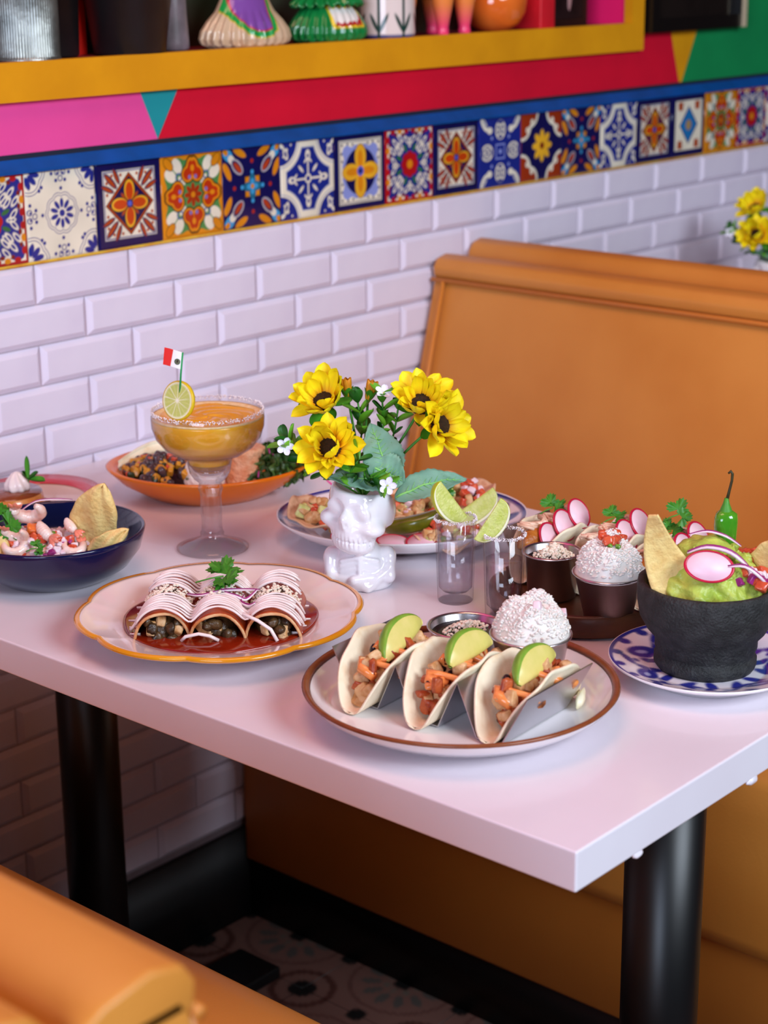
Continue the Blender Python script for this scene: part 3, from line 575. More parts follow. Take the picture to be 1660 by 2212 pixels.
def petal_vf(L,Wd,curl,cup,n=10,m=6,tip=.7):
    def f(u,v):
        w_=Wd*(math.sin(PI*min(1,u**.8*.98+.02))**.7)*(1 if u<.6 else 1); w_=Wd*(u**.5)*(1-u**3.2)**.75+.0006
        s=(v-.5)*2; return (u*L*math.cos(curl*u*.5),s*w_,curl*L*u*u*.5+cup*abs(s)**2*w_+.0005*math.cos(s*7))
    return sheet(f,n,m)
def petc(L):
    def p(P):
        t=np.clip(P[:,0]/L,0,1)[:,None]; a=hx('fca40c'); b=hx('ffe814'); k=np.clip((t-.06)/.42,0,1); k2=np.exp(-(np.clip(t,0,1)/.13)**2); return (a*(1-k)+b*k)*(1-k2)+hx('c8560a')*k2
    return p
PETM=[me('petal',petal_vf(.031,.0112,cu,.55),M_pet,paint=petc(.030)) for cu in (.55,.25,.8,-.1)]
SEPM=me('sepal',petal_vf(.020,.006,.2,.2),M_leaf)
def sunflower(label,loc,nrm,size=1.0,stem_to=None,group=None,petals=(12,10),lift=(.55,.95),seed=0):
    t=thing('sunflower',label,'flower',loc); r_=random.Random(seed)
    q=Vector(nrm).normalized().to_track_quat('Z','Y')
    def put(name,mesh,az,el_,rad,s,dz=0):
        M=q.to_matrix()@Matrix.Rotation(az,3,'Z'); p=M@Vector((rad,0,dz)); M=M@Matrix.Rotation(-el_,3,'Y')@Matrix.Rotation(r_.uniform(-.25,.25),3,'X')
        return ob(name,mesh,t,p,M.to_euler(),(s,s*r_.uniform(.9,1.15),s))
    for k,(n,lf) in enumerate(zip(petals,lift)):
        for i in range(n): put('petal',r_.choice(PETM),2*PI*(i+.5*k)/n+r_.uniform(-.12,.12),lf+r_.uniform(-.18,.18),.0075*size,size*r_.uniform(.9,1.08)*(1-.1*k),.001*k)
    for i in range(6): put('sepal',SEPM,2*PI*i/6+.3,.15+r_.uniform(-.3,.2),.004,size*r_.uniform(.9,1.2),-.004)
    d=mk('flower_disc',xf(blob(.0115*size,.0115*size,.006*size,seed,.06,3,6),(0,0,.002)),M_disc,t); d.rotation_euler=q.to_euler()
    if stem_to is not None:
        a=Vector((0,0,0)); b=Vector(stem_to)-Vector(loc); n_=q@Vector((0,0,-1)); c=a+n_*.02
        pts=[(1-s)**2*a+2*s*(1-s)*c+s*s*b for s in [i/8 for i in range(9)]]; mk('stem',tube(pts,.0014,8),M_stem,t)
    return t
rot_=Matrix.Rotation(V_,3,'Z')
def F(x,y,z): return Vector((-.5265,-.5790,T))+rot_@Vector((x,y,z))
def D(x,y,z): return rot_@Vector((x,y,z))
mouth=F(.004,.002,.092)
sunflower('open sunflower tilted left at the front of the vase',F(-.028,-.020,.148),D(-.10,-.86,.50),1.08,mouth,seed=3,lift=(.55,1.0))
sunflower('sunflower at upper left, behind the open front one',F(-.034,.016,.186),D(-.22,-.62,.68),1.05,mouth,seed=5,petals=(11,9),lift=(.5,.85))
sunflower('upper of two sunflowers leaning right over the bench',F(.063,.004,.186),D(.10,-.66,.70),1.08,mouth,seed=8,lift=(.5,.95))
sunflower('lower of two sunflowers leaning right over the bench',F(.080,-.008,.168),D(.62,-.70,.28),1.04,mouth,seed=9,petals=(11,9),lift=(.45,.9))
M_bud=mat('bud_petal','e8a818','d0780c',60,rough=.55)
budm=me('bud_petal',petal_vf(.020,.0045,.25,.9),M_bud)
for lb,p,d_ in (('left closed yellow sunflower bud behind the blooms',F(-.010,.022,.190),D(-.12,0,1)),('right closed yellow sunflower bud behind the blooms',F(.010,.022,.188),D(.28,0,1))):
    t=thing('sunflower_bud',lb,'flower',p); q=d_.to_track_quat('Z','Y').to_matrix()
    for i in range(6):
        M=q@Matrix.Rotation(i*PI/3,3,'Z')@Matrix.Rotation(-1.28,3,'Y'); ob('petal',budm,t,q@Matrix.Rotation(i*PI/3,3,'Z')@Vector((.003,0,0)),M.to_euler())
    for i in range(5):
        M=q@Matrix.Rotation(i*1.257+.4,3,'Z')@Matrix.Rotation(-1.0,3,'Y'); ob('sepal',SEPM,t,(0,0,-.003),M.to_euler(),.8)
    mk('stem',tube([(0,0,0),tuple((Vector(mouth)-Vector(p))*.5+Vector((0,0,.01))),tuple(Vector(mouth)-Vector(p))],.0013,8),M_stem,t)
# large sage leaves with a pale midrib
def big_leaf(label,base,tip,wid,bend,face,seed=0):
    t=thing('leaf',label,'leaf',base); b=Vector(tip)-Vector(base); L=b.length; X=b.normalized(); Zn=(Vector(face)-X*Vector(face).dot(X)).normalized(); Yn=Zn.cross(X)
    def f(u,v,dz=0,k=1):
        s=(v-.5)*2; w_=wid*(math.sin(PI*u**.75)**.8)*(1+.04*math.sin(u*75)*abs(s))*k+.0004
        p=X*(u*L)+Yn*(s*w_)+Zn*(bend*L*math.sin(PI*u)+.12*w_*s*s*2+.0012*math.sin(u*20+s*3)+dz); return tuple(p)
    mk('blade',sheet(f,40,10),M_sage,t,mods=[('solid',.0005)])
    mk('midrib',tube([f(.02+.9*i/14,.5,.0006) for i in range(15)],[.0013*(1-.8*i/14) for i in range(15)],6),M_vein,t)
    P=[]
    for i in range(2,11):
        for s in (-1,1): P.append(tube([f(.08*i,.5,.0006),f(.08*i+.07,.5+s*.22,.0007)],[.0005,.0001],5))
    mk('veins',join(*P),M_vein,t); return t
big_leaf('broad grey-green leaf standing up behind the front sunflower',F(.030,-.012,.110),F(.012,.004,.168),.021,.12,D(.25,-.9,.3))
big_leaf('broad grey-green leaf right of the white flower, drooping',F(.014,-.016,.128),F(.046,-.014,.112),.020,.10,D(.1,-.9,.35))
big_leaf('grey-green leaf spread low over the skull mouth of the vase',F(.040,-.020,.112),F(-.030,-.018,.118),.0135,.08,D(0,-.75,.65))
big_leaf('long pointed grey-green leaf reaching right over the platter',F(.036,-.018,.096),F(.108,-.006,.112),.0150,.14,D(-.15,-.7,.70))
# small leafy sprigs
LFM=[me('leaflet',petal_vf(l,w_,c,.5),m_) for l,w_,c,m_ in ((.014,.0055,.3,M_leaf),(.013,.0060,.5,M_leafd),(.016,.0062,.1,mat('light_leaf','74b42c','5ca024',60,rough=.45)))]
WPM=me('white_petal',petal_vf(.0075,.0034,.2,.2),mat('white_petal','f4f2fa','e8e6f4',200,rough=.6))
def sprig(label,pts,n,flower=None,fn=(0,-1,.3),seed=0,sz=1.0):
    t=thing('leafy_sprig',label,'foliage',pts[0]); r_=random.Random(seed); o=Vector(pts[0]); P=[Vector(p)-o for p in pts]
    def at(s): k=min(len(P)-2,int(s*(len(P)-1))); f=s*(len(P)-1)-k; return P[k].lerp(P[k+1],f),(P[k+1]-P[k]).normalized()
    mk('stem',tube([tuple(at(i/10)[0]) for i in range(11)],.0010,7),M_stem,t)
    for i in range(n):
        p,d=at(.32+.68*(i//2)/max(1,(n//2-1)) if n>2 else 1); az=r_.uniform(-.4,.4)+(i%2)*PI+(i//2)*1.3
        M=d.to_track_quat('Z','Y').to_matrix()@Matrix.Rotation(az,3,'Z')@Matrix.Rotation(-r_.uniform(.3,.8),3,'Y'); ob('leaflet',r_.choice(LFM),t,p,M.to_euler(),sz*r_.uniform(.9,1.3))
    if flower is not None:
        q=Vector(fn).normalized().to_track_quat('Z','Y').to_matrix(); p=Vector(flower)-o
        mk('flower_stalk',tube([tuple(P[-1]),tuple(p)],.0007,6),M_stem,t)
        fl_=mk('white_flower',blob(.0013,.0013,.001,1,.1,1),mat('flower_eye','b8c860',rough=.6),t,loc=p)
        for i in range(5): M=q@Matrix.Rotation(i*1.2566,3,'Z')@Matrix.Rotation(-.15,3,'Y'); ob('petal',WPM,fl_,q@Matrix.Rotation(i*1.2566,3,'Z')@Vector((.0008,0,0)),M.to_euler(),1.15)
    return t
sprig('leafy sprig with white flower reaching far left',[mouth,F(-.026,-.008,.115),F(-.058,-.014,.138),F(-.070,-.014,.156)],16,F(-.071,-.026,.153),D(-.1,-1,.25),1,1.15)
sprig('leafy sprig with white flower low over the platter',[mouth,F(.004,-.022,.112),F(.012,-.030,.122),F(.022,-.032,.118)],12,F(.029,-.042,.1165),D(.05,-1,.2),2,1.2)
sprig('upright sprig topped by white flower between the sunflowers',[mouth,F(.016,.004,.13),F(.026,.006,.165),F(.024,.006,.196)],18,F(.026,.000,.200),D(.1,-.5,.8),3)
sprig('upright leafy sprig left of the right-hand sunflowers',[mouth,F(.024,.01,.12),F(.036,.012,.155),F(.042,.012,.192)],14,None,seed=4)
sprig('leafy sprig under the front sunflower',[mouth,F(-.006,-.016,.112),F(-.008,-.024,.126),F(.000,-.026,.138)],10,None,seed=6,sz=1.25)
sprig('leafy sprig between the front sunflower and the buds',[mouth,F(.0,.012,.13),F(.004,.016,.16),F(.000,.016,.186)],12,None,seed=7,sz=1.3)
# ---------------------------------------------------------------- food materials
M_tort=mat('flour_tortilla','f4e6c8','e2c494',55,rough=.6,bump=.4,bs=120,contrast=(.5,.8)); M_tortc=mat('griddled_tortilla','e2b892','a8623c',70,rough=.55,bump=.5,bs=130,contrast=(.48,.78))
M_chip=mat('corn_chip','f4d48a','e0ae62',90,rough=.55,bump=.7,bs=260,contrast=(.4,.8)); M_chick=mat('chicken','e0b888','c08a50',110,rough=.45,bump=.5,bs=260); M_bacon=mat('bacon','8e3216','b85a2c',120,rough=.35,bump=.5,bs=300)
M_bean=mat('black_bean','1a1012','2c1c20',60,rough=.25); M_chip2=mat('chipotle_sauce','f49c58','e88440',40,rough=.25,coat=.3); M_avo=mat('avocado_flesh','dccf7c','cfc868',60,rough=.35,bump=.1); M_avog=mat('avocado_edge','86ac3a','6c9830',60,rough=.35)
M_tom=mat('tomato','d8603c','c4452a',80,rough=.22,coat=.3); M_oni=mat('onion_dice','f0dfe2','e6c6d2',80,rough=.3); M_onip=mat('red_onion_edge','a8307e','8c2468',60,rough=.3); M_cil=mat('cilantro_leaf','3f8c22','2c701a',90,rough=.45,bump=.2,bs=200)
M_shr=mat('shrimp','f6e0d6','f0b29c',60,rough=.22,coat=.4,sss=.15,contrast=(.4,.7)); M_rice=mat('rice_grain','efe8e0','e4dcd4',60,rough=.35,sss=.1); M_chs=mat('crumbled_cheese','f6ecdc','f0e0c8',80,rough=.6); M_guac=mat('guacamole','c6cf5c','93ac3c',55,rough=.35,bump=.8,bs=180,contrast=(.35,.7))
M_rad=mat('radish_flesh','f2d3dc','ecbccc',40,rough=.4); M_radr=mat('radish_skin','cc1840','b41034',60,rough=.3); M_cream2=mat('sour_cream','f6e6e2','f0dcd8',60,rough=.25,coat=.3)
M_sauce=mat('red_chile_sauce','7c1e0a','8e260e',30,rough=.10,coat=.5); M_encht=mat('sauced_tortilla','96300f','b8541c',35,rough=.28,bump=.3,bs=120,contrast=(.4,.8)); M_fillg=mat('dark_filling','281a10','5c4226',60,rough=.25,bump=.8,bs=200)
M_fish=mat('fried_fish','c98436','a85a1c',60,rough=.32,bump=.7,bs=180); M_crema=mat('chipotle_crema','f2cdb2','ecc0a2',60,rough=.3)
M_serr=mat('green_chile','3f8a1e','7fae2a',22,rough=.12,coat=.5,contrast=(.45,.7)); M_choc=mat('refried_beans','2a1216','1e0c10',40,rough=.25)
CH=[me('chicken_piece',chunk(.0062,.0050,.0042,i),M_chick) for i in range(4)]; BA=[me('bacon_piece',chunk(.0058,.0038,.0026,i+9),M_bacon) for i in range(3)]
BE=me('bean',blob(.0042,.0030,.0027,3,.05,1),M_bean); TO=[me('tomato_dice',chunk(.0044,.0040,.0036,i+20),M_tom) for i in range(3)]; ON=[me('onion_dice',chunk(.0040,.0034,.0030,i+30),M_oni) for i in range(3)]
GD=[me('green_dice',chunk(.0036,.0034,.0026,i+40),mat('green_pepper_dice','6f9a2c','4f8024',60,rough=.3)) for i in range(2)]
def q3(): return (rnd(0,6),rnd(0,6),rnd(0,6))
def tort(Rd,rb,al,seed,flare=0,n=40,m=34,th_off=0):
    pm=PI/2-al; ph=seed*1.7
    def f(s,t):
        w_=Rd*math.sqrt(max(0,1-s*s)); l=t*w_; a=abs(l); sg=1 if l>=0 else -1
        if a<rb*pm: y=rb*math.sin(a/rb); z=rb*(1-math.cos(a/rb))
        else: d=a-rb*pm; k=1+flare*d*8*(1 if sg>0 else 0); y=rb*math.sin(pm)+d*math.cos(pm)*k; z=rb*(1-math.cos(pm))+d*math.sin(pm)
        y+=.0016*math.sin(s*7+ph)*(a/Rd); z+=.0010*math.sin(s*11+ph*2)*(a/Rd)
        return (s*Rd,sg*y,z)
    return sheet(lambda u,v:f(-math.cos(PI*u),-1+2*v),n,m)
def ctube(pts,r,thk):
    V=[];F=[];M=[];n=20;k=len(pts)
    for i,p in enumerate(pts):
        a=Vector(pts[max(0,i-1)]);b=Vector(pts[min(k-1,i+1)]); t=(b-a).normalized(); nrm=Vector((t.y,-t.x,0))*-1
        for j in range(n):
            c=2*PI*j/n; q=Vector(p)+nrm*(math.copysign(abs(math.cos(c))**.7,math.cos(c))*r[i])+Vector((0,0,1))*(math.copysign(abs(math.sin(c))**.6,math.sin(c))*thk*min(1,r[i]/max(r)*1.4)); V.append(tuple(q))
    for i in range(k-1):
        for j in range(n):
            F.append((i*n+j,i*n+(j+1)%n,(i+1)*n+(j+1)%n,(i+1)*n+j)); c=2*PI*(j+.5)/n; M.append(1 if math.cos(c)>.55 else 0)
    F.append(tuple(range(n)));M.append(1);F.append(tuple(range(k*n-1,k*n-n-1,-1)));M.append(1); return V,F,M
def zig(parent,ys,x0,x1,hp,he,name='steel_sheet'):
    pr=[(-(ys[-1]-0)-0,0)]; P=[]; n=len(ys); st=ys[1]-ys[0]
    P.append((ys[0]-.036,he))
    for i,y in enumerate(ys):
        P+=[(y-.012,.0012),(y+.012,.0012)]
        if i<n-1: P.append((y+st/2,hp))
    P.append((ys[-1]+.036,he))
    V=[(x,y,z) for x in (x0,x1) for y,z in P]; k=len(P); F=[(i,i+1,i+1+k,i+k) for i in range(k-1)]
    return mk(name,(V,F),M_steel2,parent,smooth=False,mods=[('solid',.0010)])
# ---------------------------------------------------------------- front tacos
TA=.06
hd=thing('taco_holder','folded steel stand holding the three avocado tacos','stand',(-.7250,-.8700,T+.0100),TA)
zig(hd,[-.0625,0,.0625],-.048,.050,.044,.046)
def taco(lb,loc,rz,seed):
    t=thing('taco',lb,'taco',loc,rz); r_=random.Random(seed)
    mk('tortilla',tort(.0615,.012,.40,seed,.25),M_tort,t,mods=[('solid',.0020)])
    for i in range(84):
        s=r_.uniform(-.80,.86); zmax=.046*math.sqrt(1-s*s*.8); z=r_.uniform(.006,max(.010,zmax)); y=r_.uniform(-1,1)*(.003+z*.20)
        k=r_.random(); m_=r_.choice(CH) if k<.52 else (r_.choice(BA) if k<.82 else BE)
        ob(m_.name.split('.')[0],m_,t,(s*.056,y,z),(r_.uniform(0,6),r_.uniform(0,6),r_.uniform(0,6)),r_.uniform(.9,1.35))
    P=[]
    for k in range(3):
        x0=-.040+.028*k+r_.uniform(-.004,.004); pts=[]
        for i in range(9): a=i/8; pts.append((x0+.026*a,(-.010+.018*math.sin(a*7+k)),.040+.006*math.sin(a*5+k)-abs(x0+.02*a)*.28))
        P.append(tube(pts,[.0040+.0018*math.sin(i*1.3+k) for i in range(9)],9))
    for k in range(5): x=r_.uniform(-.045,.045); P.append(xf(blob(.009,.0055,.0038,k,.3,2),(x,r_.uniform(-.010,.006),.041-abs(x)*.28)))
    mk('chipotle_sauce',join(*P),M_chip2,t)
    return t
def avoslice(parent,loc,rot,L=.024): return mk('avocado_slice',ctube([(L*math.sin(a),L*.62*(math.cos(a)-1),0) for a in [(-1+2*i/18)*.95 for i in range(19)]],[.0130*max(.10,math.sin(PI*(i+.5)/19)**.75) for i in range(19)],.0060),[M_avo,M_avog],parent,loc,rot)
t1=taco('avocado chicken taco on the left of the steel stand',(-.7380,-.8075,T+.0118),TA+.02,1); avoslice(t1,(.004,-.002,.051),(1.0,-.30,.06),.036)
t2=taco('avocado chicken taco in the middle of the steel stand',(-.7270,-.8700,T+.0118),TA,2); avoslice(t2,(.008,-.002,.052),(1.0,-.04,.0),.037)
t3=taco('avocado chicken taco on the right of the steel stand',(-.7120,-.9325,T+.0118),TA,3); avoslice(t3,(.000,-.002,.051),(1.0,-.16,.02),.034)
# ---------------------------------------------------------------- rice, beans
def rice(lb,loc,r,h,seed,n=900,bits=()):
    t=thing('rice_mound',lb,'rice',loc); t['kind']='stuff'
    H=lambda x,y:h*(max(0,1-(math.hypot(x,y)/(r*1.0))**2.2))**.62*(1+.10*math.sin(x*210+seed)+.10*math.sin(y*190+x*90))
    v,f=sheet(lambda u,v_:((r*u*math.cos(2*PI*v_)),(r*u*math.sin(2*PI*v_)),H(r*u*math.cos(2*PI*v_),r*u*math.sin(2*PI*v_))),14,36); mk('rice_core',(v,f),M_rice,t)
    r_=random.Random(seed); P=[]; g=blob(.0027,.00125,.00125,1,.06,1)
    for i in range(n):
        a=r_.uniform(0,6.3); q=r*math.sqrt(r_.random())*.975; x,y=q*math.cos(a),q*math.sin(a); P.append(xf(g,(x,y,H(x,y)+r_.uniform(-.0008,.0008)),(r_.uniform(0,6),r_.uniform(-.6,.6),r_.uniform(0,6)),r_.uniform(.8,1.1)))
    mk('rice_grains',join(*P),M_rice,t)
    for nm,m_,x,y in bits: ob(nm,m_,t,(x,y,H(x,y)+.001),q3(),1.1)
    return t
rice('white rice heaped in the steel cup on the taco plate',(-.6500,-.8875,T+.0555),.0335,.034,11,bits=[('tomato_dice',ON[1],-.010,-.014),('onion_dice',ON[0],.022,-.016)])
rr=rice('white rice heaped in the steel cup on wooden tray, topped with salsa',(-.4800,-.8515,T+.0575),.0325,.036,12)
for i in range(16): ob('tomato_dice',R.choice(TO),rr,(rnd(-.014,.012),rnd(-.010,.012),.036+rnd(-.003,.003)),q3(),rnd(.7,1.05))
for i in range(3): ob('herb_bit',GD[0],rr,(rnd(-.02,.012),rnd(-.016,.006),.033),q3(),.6)
def crumbs(lb,loc,r,h,n,seed,base=None,ell=(1,1),name='crumbled_cheese',parent=None,s0=(.0008,.0024)):
    r_=random.Random(seed); P=[]
    for i in range(n):
        a=r_.uniform(0,6.3); q=r*r_.random()**.75; x,y=q*math.cos(a)*ell[0],q*math.sin(a)*ell[1]; s=r_.uniform(*s0)*(1.2-.5*q/r); P.append(xf(blob(s,s*.85,s*.8,i%7,.25,1),(x,y,h*(1-(q/r)**1.5)*r_.uniform(.3,1)+s*.3)))
    o=mk(name,join(*P),M_chs,parent,loc,smooth=False); 
    if lb: tag(o,lb,'cheese')
    o['kind']='stuff'; return o
bd=mk('refried_beans',lathe([(.0245,-.018),(.0305,0),(.022,.0012),(.010,.0022),(0,.0024)],40),M_choc,loc=(-.6410,-.8085,T+.0370)); tag(bd,'dark refried beans filling the cup on the taco plate','beans')
crumbs('white crumbled cheese on the beans of the taco plate',(-.6410,-.8085,T+.0385),.021,.007,260,1,ell=(1.15,.8))
bd=mk('refried_beans',lathe([(.0220,-.018),(.0262,0),(.018,.001),(0,.0014)],40),M_choc,loc=(-.4560,-.7685,T+.0500)); tag(bd,'dark refried beans filling the cup on wooden tray','beans')
crumbs('mound of crumbled cheese on the beans of wooden tray',(-.4560,-.7700,T+.0510),.021,.013,420,2)
# ---------------------------------------------------------------- cilantro, radish, onion rings
def cil_vf(s,seed=0,lobes=3):
    r_=random.Random(seed); n=60; V=[(0,0,0)]; F=[]
    for ring in (1,2):
        for i in range(n+1):
            a=-2.35+4.7*i/n; lob=abs(math.cos(a*lobes*.62))**.5; tooth=1+.10*math.sin(a*22); rr=s*(.42+.58*lob)*tooth*(ring/2)**.9
            V.append((rr*math.cos(a),rr*math.sin(a),.16*s*(rr/s)**2*math.cos(a*3+seed)+.06*s*math.sin(a*9)*(ring/2)))
    for i in range(n): F+=[(0,1+i,2+i),(1+i,1+n+1+i,2+n+1+i,2+i)]
    return V,F
CIM=[me('leaflet',cil_vf(.013,i),M_cil) for i in range(3)]
def cilantro(lb,loc,rot,n=3,s=1.0,seed=0):
    t=thing('cilantro_sprig',lb,'herb',loc); t.rotation_euler=rot; r_=random.Random(seed)
    mk('stem',tube([(-.018*s,0,-.002),(-.008*s,.001,0),(0,0,.001)],.0007,6),M_stem,t)
    for i in range(n): a=(i-(n-1)/2)*1.05; ob('leaflet',CIM[i%3],t,(.002*s*math.cos(a),.004*s*math.sin(a)*2,.001+.0007*i),(r_.uniform(-.35,.35),r_.uniform(-.5,.1),a+r_.uniform(-.2,.2)),s*r_.uniform(.8,1.05)*(1 if i==n//2 else .8))
    return t
def radish(lb,loc,rot,r=.0160,grp=None):
    t=thing('radish_slice',lb,'radish',loc,group=grp); t.rotation_euler=rot
    mk('flesh',lathe([(0,-.0007),(r-.0016,-.0007),(r-.0014,0),(r-.0016,.0007),(0,.0009)],40),M_rad,t); mk('skin',lathe([(r-.0018,-.0009),(r,-.0007),(r+.0002,0),(r,.0009),(r-.0018,.0011),(r-.0018,-.0009)],40),M_radr,t); return t
def ring_strip(lb,pts,wd=.0022,parent=None,top=True,name='onion_strip'):
    o=Vector(pts[0]); P=[tuple(Vector(p)-o) for p in pts]; 
    Q=[]
    n=len(P)
    for i in range(4*(n-1)+1):
        s=i/4; k=min(n-2,int(s)); f=s-k; p0,p1,p2,p3=[Vector(P[max(0,min(n-1,k+d))]) for d in (-1,0,1,2)]
        Q.append(.5*((2*p1)+(p2-p0)*f+(2*p0-5*p1+4*p2-p3)*f*f+(3*p1-p0-3*p2+p3)*f**3))
    t=thing(name,lb,'onion',pts[0]) if parent is None else parent
    rr=[wd*(.35+.65*math.sin(PI*min(.95,max(.05,i/len(Q))))) for i in range(len(Q))]
    mk('flesh',tube(Q,rr,8,flat=.55),M_oni,t,loc=(0,0,0) if parent is None else pts[0]); mk('purple_edge',tube([q+Vector((0,0,wd*.45)) for q in Q],[r*.45 for r in rr],6),M_onip,t,loc=(0,0,0) if parent is None else pts[0]); return t
# ---------------------------------------------------------------- enchiladas (x right, y away, in the plate's frame)
E0=Vector((EPX,EPY,T)); RM=Matrix.Rotation(V_,3,'Z')
def E_(x,y,z): return E0+RM@Vector((x,y,z))
XS=(-.049,.002,.053); ER=.0265; EB=.0120
def hE(x,y=0):
    h=0
    for c in XS:
        d=abs(x-c); 
        if d<ER: h=max(h,math.sqrt(ER*ER-d*d)*1.18)
    return EB+max(h-.001,.0)
sa=mk('chile_sauce',lathe([(0,-.003),(.0885,-.003),(.0930,.0000),(.0900,.0009),(.06,.0007),(0,.0006)],120,lambda a,r,z:(r*(1+.012*math.sin(3*a+1)+.008*math.sin(7*a)),z)),M_sauce,loc=(EPX,EPY,T+.0148),rot=(0,0,V_)); tag(sa,'pool of dark red chile sauce around the enchiladas','sauce')
for i,(c,nm) in enumerate(zip(XS,('left','middle','right'))):
    t=thing('enchilada','%s of three rolled enchiladas under cream stripes'%nm,'enchilada',E_(c,0,0),V_)
    y0=-.054-.003*(i==1); y1=.052-.004*i
    def f(u,v):
        a=-.55+(PI+1.2)*v; r=ER*(1-.16*max(0,v-.72)*2.2); y=y0+(y1-y0)*u
        return (r*math.cos(a)*1.0,y+.002*math.sin(a*2+i),EB-.004+max(-.004,r*math.sin(a)*1.18)+.0006*math.sin(y*300+a*5))
    mk('tortilla',sheet(f,20,40),M_encht,t,mods=[('solid',.0022)])
    mk('rolled_edge',tube([f(0,v/24) for v in range(25)],.0015,7),mat('tortilla_edge','e0b888','cc7a40',80,rough=.5),t)
    mk('filling',xf(blob(ER*.82,.050,ER*.80,i,.06,3,3),(0,-.002,EB+.008)),M_fillg,t)
    for k in range(9): ob('filling_piece',CH[k%4] if k%3==0 else me('filling_piece',blob(.0062,.005,.0042,k+60+i,.2,2,2.4),M_fillg),t,(rnd(-.014,.014),-.050+rnd(-.003,.004),EB+rnd(.002,.017)),q3(),rnd(.8,1.2))
cr=thing('cream_drizzle','white sour cream stripes drizzled across the enchiladas','cream',E_(0,0,0),V_)
def stripe(y,x0=-.080,x1=.084,r=.0021,ph=0):
    pts=[]
    n=56
    for i in range(n+1):
        x=x0+(x1-x0)*i/n; yy=y+.0028*math.sin(x*55+ph)-.0022*abs(math.sin((x-.002)*61)); hh=max(hE(x-.001),hE(x+.001),hE(x-.003)*.98,.0155)
        if abs(yy)>.056: hh=.0155
        pts.append((x,yy,hh+.0018))
    for _ in range(2): pts=[pts[0]]+[(pts[i][0],pts[i][1],(pts[i-1][2]+2*pts[i][2]+pts[i+1][2])/4+.0002) for i in range(1,n)]+[pts[-1]]
    return tube(pts,[r*(.75+.4*abs(math.sin(i*.33+ph))) for i in range(n+1)],8,flat=.8)
for k in range(7): mk('cream_line',stripe(-.0500+.0060*k+rnd(-.0006,.0006),-.081+rnd(0,.010),.082-rnd(0,.010),r=rnd(.0014,.0023),ph=k*.5+rnd(0,.8)),M_cream2,cr)
for k in range(6): mk('cream_line',stripe(.0200+.0064*k+rnd(-.0006,.0006),-.072+rnd(0,.012),.080-rnd(0,.012),r=rnd(.0013,.0021),ph=k*.6+rnd(0,.8)),M_cream2,cr)
for sx in (-1,1):
    for k in range(5): mk('cream_line',tube([(sx*(.070+.004*(k%2)),-.045+.018*k,.0160),(sx*(.080+.003*(k%3)),-.044+.018*k,.0160)],[.0016,.0007],7),M_cream2,cr)
mk('cream_line',tube([(-.030,-.064,.0165),(-.026,-.0655,.021),(-.014,-.064,.023),(-.004,-.0655,.0215),(.004,-.064,.0165)],.0017,8),M_cream2,cr)
mk('cream_line',tube([(.026,-.058,.040),(.040,-.060,.034),(.052,-.0625,.026),(.058,-.066,.0160)],.0018,8),M_cream2,cr)
P=[];r_=random.Random(5)
for i in range(520):
    x=r_.uniform(-.070,.076); y=r_.gauss(.0,.0075); s=r_.uniform(.0007,.0019); P.append(xf(blob(s,s*.9,s*.8,i%7,.25,1),(x,y,hE(x)+.0012+s*.4+(.004*r_.random() if abs(x)<.02 else 0))))
o=mk('crumbled_cheese',join(*P),M_chs,loc=E_(0,0,0),rot=(0,0,V_),smooth=False); tag(o,'crumbled cheese sprinkled across the middle of the enchiladas','cheese',kind='stuff')
cilantro('cilantro sprig on top of the enchiladas',E_(.004,.006,.0535),(.12,-.05,V_+.2),5,1.5,2)
ring_strip('thin red onion ring across the middle enchilada',[E_(-.030,-.004,.040),E_(-.016,-.010,.041),E_(.004,-.010,.0455),E_(.024,-.004,.044),E_(.038,.006,.040)])
ring_strip('red onion strip curling toward the right enchilada',[E_(.006,-.014,.0455),E_(.018,-.016,.042),E_(.026,-.014,.038),E_(.036,-.004,.044)])
ring_strip('short red onion strip in the gap before the right enchilada',[E_(.024,-.008,.040),E_(.022,-.020,.038),E_(.030,-.028,.037),E_(.036,-.032,.041)])
# ---------------------------------------------------------------- ceviche in the navy bowl
B0=Vector((BX,BY,T))
def B_(x,y,z): return B0+RM@Vector((x,y,z))
def pile(name,lb,cat,o,items,spread,n,seed,zf,rz=V_,core=None):
    t=thing(name,lb,cat,o,rz); r_=random.Random(seed)
    if core: mk('core',core[0],core[1],t)
    for i in range(n):
        a=r_.uniform(0,6.3); q=math.sqrt(r_.random()); x,y=q*math.cos(a)*spread[0],q*math.sin(a)*spread[1]; m_=r_.choice(items)
        ob(m_.name.split('.')[0],m_,t,(x,y,zf(x,y)+r_.uniform(-.001,.002)),(r_.uniform(0,6),r_.uniform(0,6),r_.uniform(0,6)),r_.uniform(.8,1.25))
    return t
zc=lambda x,y:.020+.028*max(0,1-(x/.062)**2-(y/.056)**2)**.7
cv=pile('ceviche_salsa','diced tomato, onion and pepper heap in the navy bowl','salsa',B_(-.020,-.008,0),ON*5+TO*1+GD[:1]+[me('purple_onion_dice',chunk(.0034,.003,.0026,5),M_onip)],(.058,.052),170,4,zc,core=(sheet(lambda u,v:(.060*u*math.cos(2*PI*v),.054*u*math.sin(2*PI*v),zc(.060*u*math.cos(2*PI*v),.054*u*math.sin(2*PI*v))-.003),10,32),M_shr))
